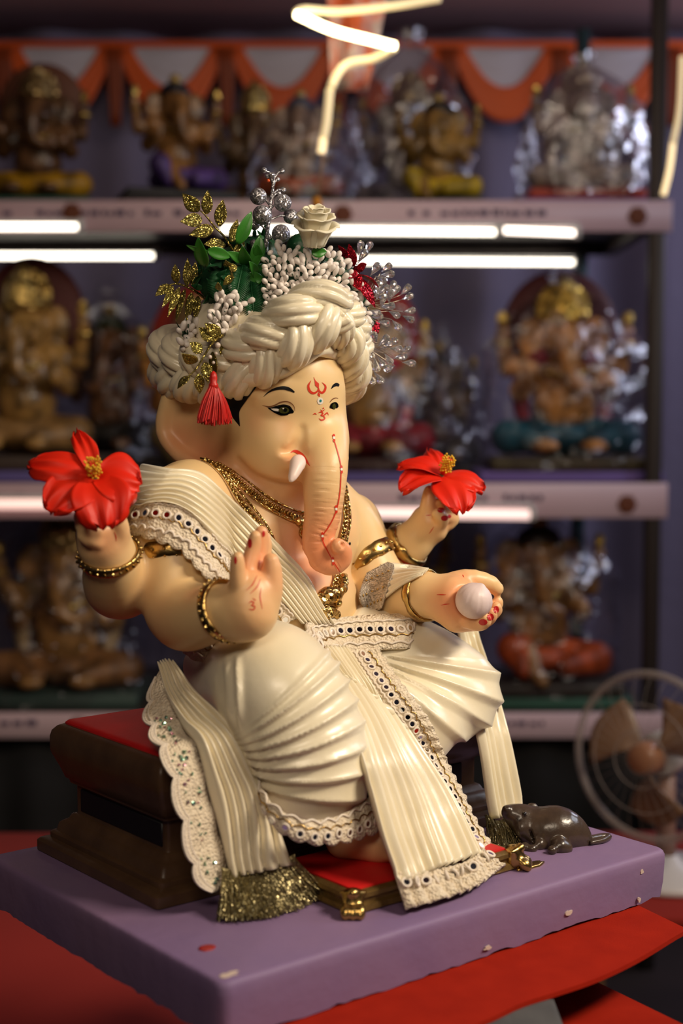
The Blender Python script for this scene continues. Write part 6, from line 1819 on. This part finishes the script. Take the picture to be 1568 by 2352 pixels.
def build_unit(variant):
    """one seated figure, 1 unit tall, facing -y: skin body and clothes as separate meshes"""
    f = Field((-.46, -.36, .05), (.46, .26, 1.0), .0125)
    f.ell((0, 0, .33), (.165, .15, .17), .05); f.ell((0, .03, .49), (.15, .11, .12), .05)
    f.ell((0, -.01, .70), (.115, .11, .125), .04)
    for s in (-1, 1):
        f.ell((s * .16, .03, .69), (.085, .022, .105), .02); f.ell((s * .06, -.08, .64), (.05, .045, .05), .03)
        f.chain([[s * .14, .02, .55], [s * .23, -.03, .41], [s * .21, -.16, .43 if s > 0 else .48]], [.062, .052, .038], .03, .02)
        f.ell((s * .205, -.20, .45 if s > 0 else .52), (.04, .03, .05), .02)
        f.chain([[s * .13, .04, .56], [s * .29, .04, .53], [s * .32, .0, .66]], [.055, .045, .034], .02, .02)
        f.ell((s * .325, -.01, .71), (.036, .03, .045), .02)
    tr = [[0, -.10, .69], [0, -.17, .61], [.0, -.19, .52], [.03, -.20, .45], [.09, -.20, .43]] if variant != 1 else [[0, -.10, .69], [-.01, -.17, .60], [-.02, -.19, .50], [-.07, -.20, .43], [-.12, -.19, .45]]
    f.chain(tr, [.062, .052, .044, .036, .024], .03, .02, n=10)
    if variant == 2: f.chain([[-.08, -.2, .22], [-.05, -.28, .12], [-.02, -.31, .09]], [.05, .04, .035], .02)
    else: f.ell((.12, -.25, .13), (.07, .05, .035), .02); f.ell((-.13, -.26, .13), (.07, .05, .035), .02)
    body_ = f.mesh()
    g = Field((-.46, -.36, .05), (.46, .26, .40), .0125)
    g.ell((0, .02, .17), (.22, .19, .10), .04)
    for s in (-1, 1):
        if variant == 2 and s < 0: g.chain([[-.1, -.05, .2], [-.17, -.2, .24], [-.10, -.22, .14]], [.09, .085, .06], .03)
        else: g.chain([[s * .1, -.02, .18], [s * .30, -.10, .17], [s * .12, -.21, .15]], [.095, .085, .055], .03, .02)
    return body_, g.mesh()
UNITS = [build_unit(k) for k in range(3)]
def display_idol(label, cx, by, Y, hpx, skin, cloth, variant=0, crown=None, hair=None, back=None, shawl=None, base=(.05, .09, .07), wrap=None, turn=0.0, slab=None, wide=1.0, name='display_idol', film=None):
    p = atw(cx, by, Y); H_ = hpx / FPX * Y
    shelf = min(SHELF, key=lambda q: abs(q[0] - p[2])); p[2] = shelf[0] + .0006
    t = thing(name, label, 'statue', p, turn, world=True, group='idols on the display rack')
    FRAME[t.name] = np.zeros(3)
    cm = lambda n, c, **k: mat('%s_%03d_%03d_%03d' % (n, c[0] * 255, c[1] * 255, c[2] * 255), c, **k)
    zo = 0
    if slab is not None:
        V, F = bevel_box((-.46 * H_ * wide, -.30 * H_, 0), (.46 * H_ * wide, .28 * H_, .055 * H_), .004); mesh('base_slab', V, F, cm('slab', slab, rough=.6), t); zo = .055 * H_
    V, F = bevel_box((-.40 * H_, -.32 * H_ * .9, zo), (.40 * H_, .26 * H_, zo + .07 * H_), .006); mesh('base', V, F, cm('base', base, rough=.5), t)
    S_ = np.array([H_ * wide, H_, H_]); off = np.array([0, 0, zo])
    (bv_, bf_), (gv_, gf_) = UNITS[variant]
    mesh('body', bv_ * S_ + off, bf_, cm('skin', skin, rough=.35, coat=.3, noise=(26, tuple(q * .30 for q in skin), 3, .10)), t)
    mesh('dhoti', gv_ * S_ + off, gf_, cm('cloth', cloth, rough=.45, noise=(22, tuple(q * .35 for q in cloth), 3, .12)), t)
    if back is not None:
        V, F = ellipsoid((0, .17, .72), (.31, .06, .33), 28, 16); mesh('round_cushion', V * S_ + off, F, cm('cushion', back, rough=.6), t)
    if crown is not None:
        V, F = lathe(np.array([(.118, .76), (.135, .775), (.125, .80), (.13, .815), (.10, .85), (.105, .862), (.07, .90), (.045, .945), (.05, .955), (.02, .98), (.0004, 1.0)]), 24, (0, -.005, 0)); mesh('crown', V * S_ + off, F, cm('crown', crown, rough=.3, metal=.8, bump=('voronoi', 60, .8, .01)), t)
        V, F = ellipsoid((0, .06, .84), (.14, .02, .14), 24, 12); mesh('crown_halo', V * S_ + off, F, cm('crown', crown), t)
    if hair is not None:
        V, F = ellipsoid((0, .02, .775), (.128, .12, .085), 20, 12); mesh('hair', V * S_ + off, F, cm('hair', hair, rough=.3), t)
        V, F = ellipsoid((0, .02, .875), (.05, .05, .045), 14, 8); mesh('hair_bun', V * S_ + off, F, cm('bun', (.45, .30, .10), rough=.4, metal=.5), t)
    if shawl is not None:
        for s in (-1, 1):
            V, F = tube(spline(np.array([[s * .10, -.05, .60], [s * .19, .02, .52], [s * .22, .02, .36], [s * .20, -.04, .22]]), 14), interp([.04, .06, .05, .03], 14), 12, flat=(1, .7)); mesh('shawl', V * S_ + off, F, cm('shawl', shawl, rough=.5), t)
    a = np.arange(24) * 2 * math.pi / 24
    gm = cm('gilt', (.62, .42, .12), rough=.3, metal=.9, bump=('voronoi', 80, .6, .01))
    V, F = tube(np.stack([.10 * np.cos(a), -.045 + .10 * np.sin(a) * .8, .555 - .045 * (1 - np.sin(a)) * .8], 1), .014, 8, closed=True); mesh('necklace', V * S_ + off, F, gm, t)
    for s in (-1, 1):
        V, F = tube(np.stack([s * .322 + .042 * np.cos(a), -.004 + .042 * np.sin(a), np.full(24, .655)], 1), .011, 6, closed=True); mesh('bracelet', V * S_ + off, F, gm, t)
        V, F = ellipsoid((s * .325, -.02, .775), (.03, .03, .045), 10, 8); mesh('held_emblem', V * S_ + off, F, gm, t)
    if wrap is not None:
        n, m_ = 40, 26; r = np.random.RandomState(int(cx) + 5); ph = r.rand(6) * 6; V = []; knot = wrap
        for j in range(m_):
            v = j / (m_ - 1); z_ = v * knot
            rad = np.interp(v, [0, .25, .6, .8, .92, 1], [.44, .45, .40, .24, .06, .09])
            for i in range(n):
                q = 2 * math.pi * i / n
                k = 1 + .07 * math.sin(q * 5 + ph[0] + v * 5) + .05 * math.sin(q * 9 + ph[1] - v * 9) + .04 * r.randn() * .5
                V.append((rad * k * math.cos(q), rad * .78 * k * math.sin(q), z_ + .01))
        mesh('clear_wrap', np.array(V) * S_ + off, gridfaces(m_, n, closev=True), film or FILM, t, label='crumpled clear plastic wrap')
    return t
YS = 3.17; YK = 3.45
di = display_idol
OCH = (.30, .15, .04); GOLDC = (.60, .40, .12)
# top shelf
di('bronze toned idol with yellow dhoti and crown on a green base', 88, 455, YS, 330, (.16, .075, .03), (.52, .27, .01), 0, crown=(.35, .24, .10), base=(.03, .09, .07), back=(.12, .04, .02))
di('black haired idol in a purple dhoti lounging against a dark couch', 405, 455, YS, 318, (.36, .17, .05), (.11, .06, .26), 2, hair=(.012, .013, .02), base=(.02, .02, .025), wide=.9, turn=.3, slab=(.03, .02, .02))
di('crowned bronze idol standing behind the one in orange', 585, 455, YK, 335, (.22, .13, .06), (.20, .10, .03), 1, crown=(.50, .38, .14), base=(.03, .06, .04), wide=.75)
di('pale idol with blue grey turban and orange dhoti in clear wrap', 690, 455, YS, 300, (.50, .36, .26), (.52, .10, .02), 1, hair=(.05, .06, .10), base=(.03, .07, .05), wrap=.86, wide=.85)
di('tall wrapped idol with round halo behind the golden one', 940, 455, YK, 360, (.42, .36, .34), (.34, .30, .32), 0, crown=(.42, .34, .20), base=(.05, .05, .05), wrap=1.22, wide=.9, film=FILM_S)
di('golden brown idol in a yellow dhoti with arms spread on a dark base', 1005, 455, YS, 290, (.42, .24, .06), (.66, .45, .02), 2, hair=(.015, .012, .01), base=(.03, .04, .05), turn=-.25, wide=.95)
di('white idol in glittering crumpled wrap on a purple slab', 1335, 460, YS, 325, (.60, .50, .44), (.62, .52, .45), 0, crown=(.62, .55, .42), shawl=(.6, .5, .44), base=(.42, .05, .03), slab=(.20, .12, .36), wrap=1.03, wide=1.0, film=FILM_S)
# middle shelf
di('golden idol before a dark red round cushion', 62, 1085, YS, 470, (.40, .22, .06), (.30, .16, .05), 0, crown=GOLDC, back=(.10, .015, .012), base=(.06, .04, .03), slab=(.13, .10, .30), wide=.88)
di('dusky veiled idol in clear wrap beside the dark red cushion', 255, 1085, YK, 400, (.34, .15, .06), (.05, .045, .04), 1, hair=(.04, .05, .02), base=(.03, .02, .02), wrap=1.0, wide=.8, slab=(.13, .10, .30))
di('ochre idol leaning on a red throne behind the turban', 450, 1085, YS, 430, (.48, .22, .06), (.14, .10, .04), 2, crown=(.35, .20, .06), back=(.34, .02, .01), base=(.02, .015, .012), wide=.85)
di('gold idol with crimson shawl and red throne behind the far hibiscus', 850, 1085, YS, 420, (.55, .30, .08), (.36, .015, .03), 1, hair=(.05, .03, .02), back=(.36, .015, .012), shawl=(.42, .01, .04), base=(.05, .02, .015), wrap=1.05, wide=.9, slab=(.13, .10, .32))
di('dusty wrapped idol between the red throne and the maroon cushion', 1005, 1085, YK, 330, (.30, .20, .13), (.10, .08, .07), 0, hair=(.04, .03, .03), base=(.05, .04, .03), wrap=1.05, wide=.75)
di('gold crowned idol with teal dhoti before a maroon round cushion', 1292, 1085, YS, 440, (.66, .30, .08), (.012, .10, .15), 0, crown=(.80, .52, .10), back=(.09, .012, .012), shawl=(.22, .012, .03), base=(.06, .045, .02), slab=(.17, .11, .38), wrap=1.02, wide=1.0)
# lowest shelf
di('brown gold idol in yellowed wrap with a green base', 155, 1630, YS, 450, (.38, .20, .06), (.28, .13, .04), 0, crown=(.52, .36, .14), shawl=(.34, .24, .12), base=(.04, .07, .06), wrap=1.05, wide=1.05)
di('amber idol glimpsed between the far arms', 900, 1630, YK, 420, (.52, .32, .10), (.30, .18, .06), 0, crown=(.55, .38, .12), base=(.03, .03, .03), wide=.9)
di('dark haired amber idol in an orange dhoti on a green slab', 1235, 1630, YS, 440, (.38, .19, .06), (.60, .10, .02), 2, hair=(.03, .02, .015), base=(.03, .025, .02), slab=(.03, .10, .07), wrap=1.0, wide=.95)
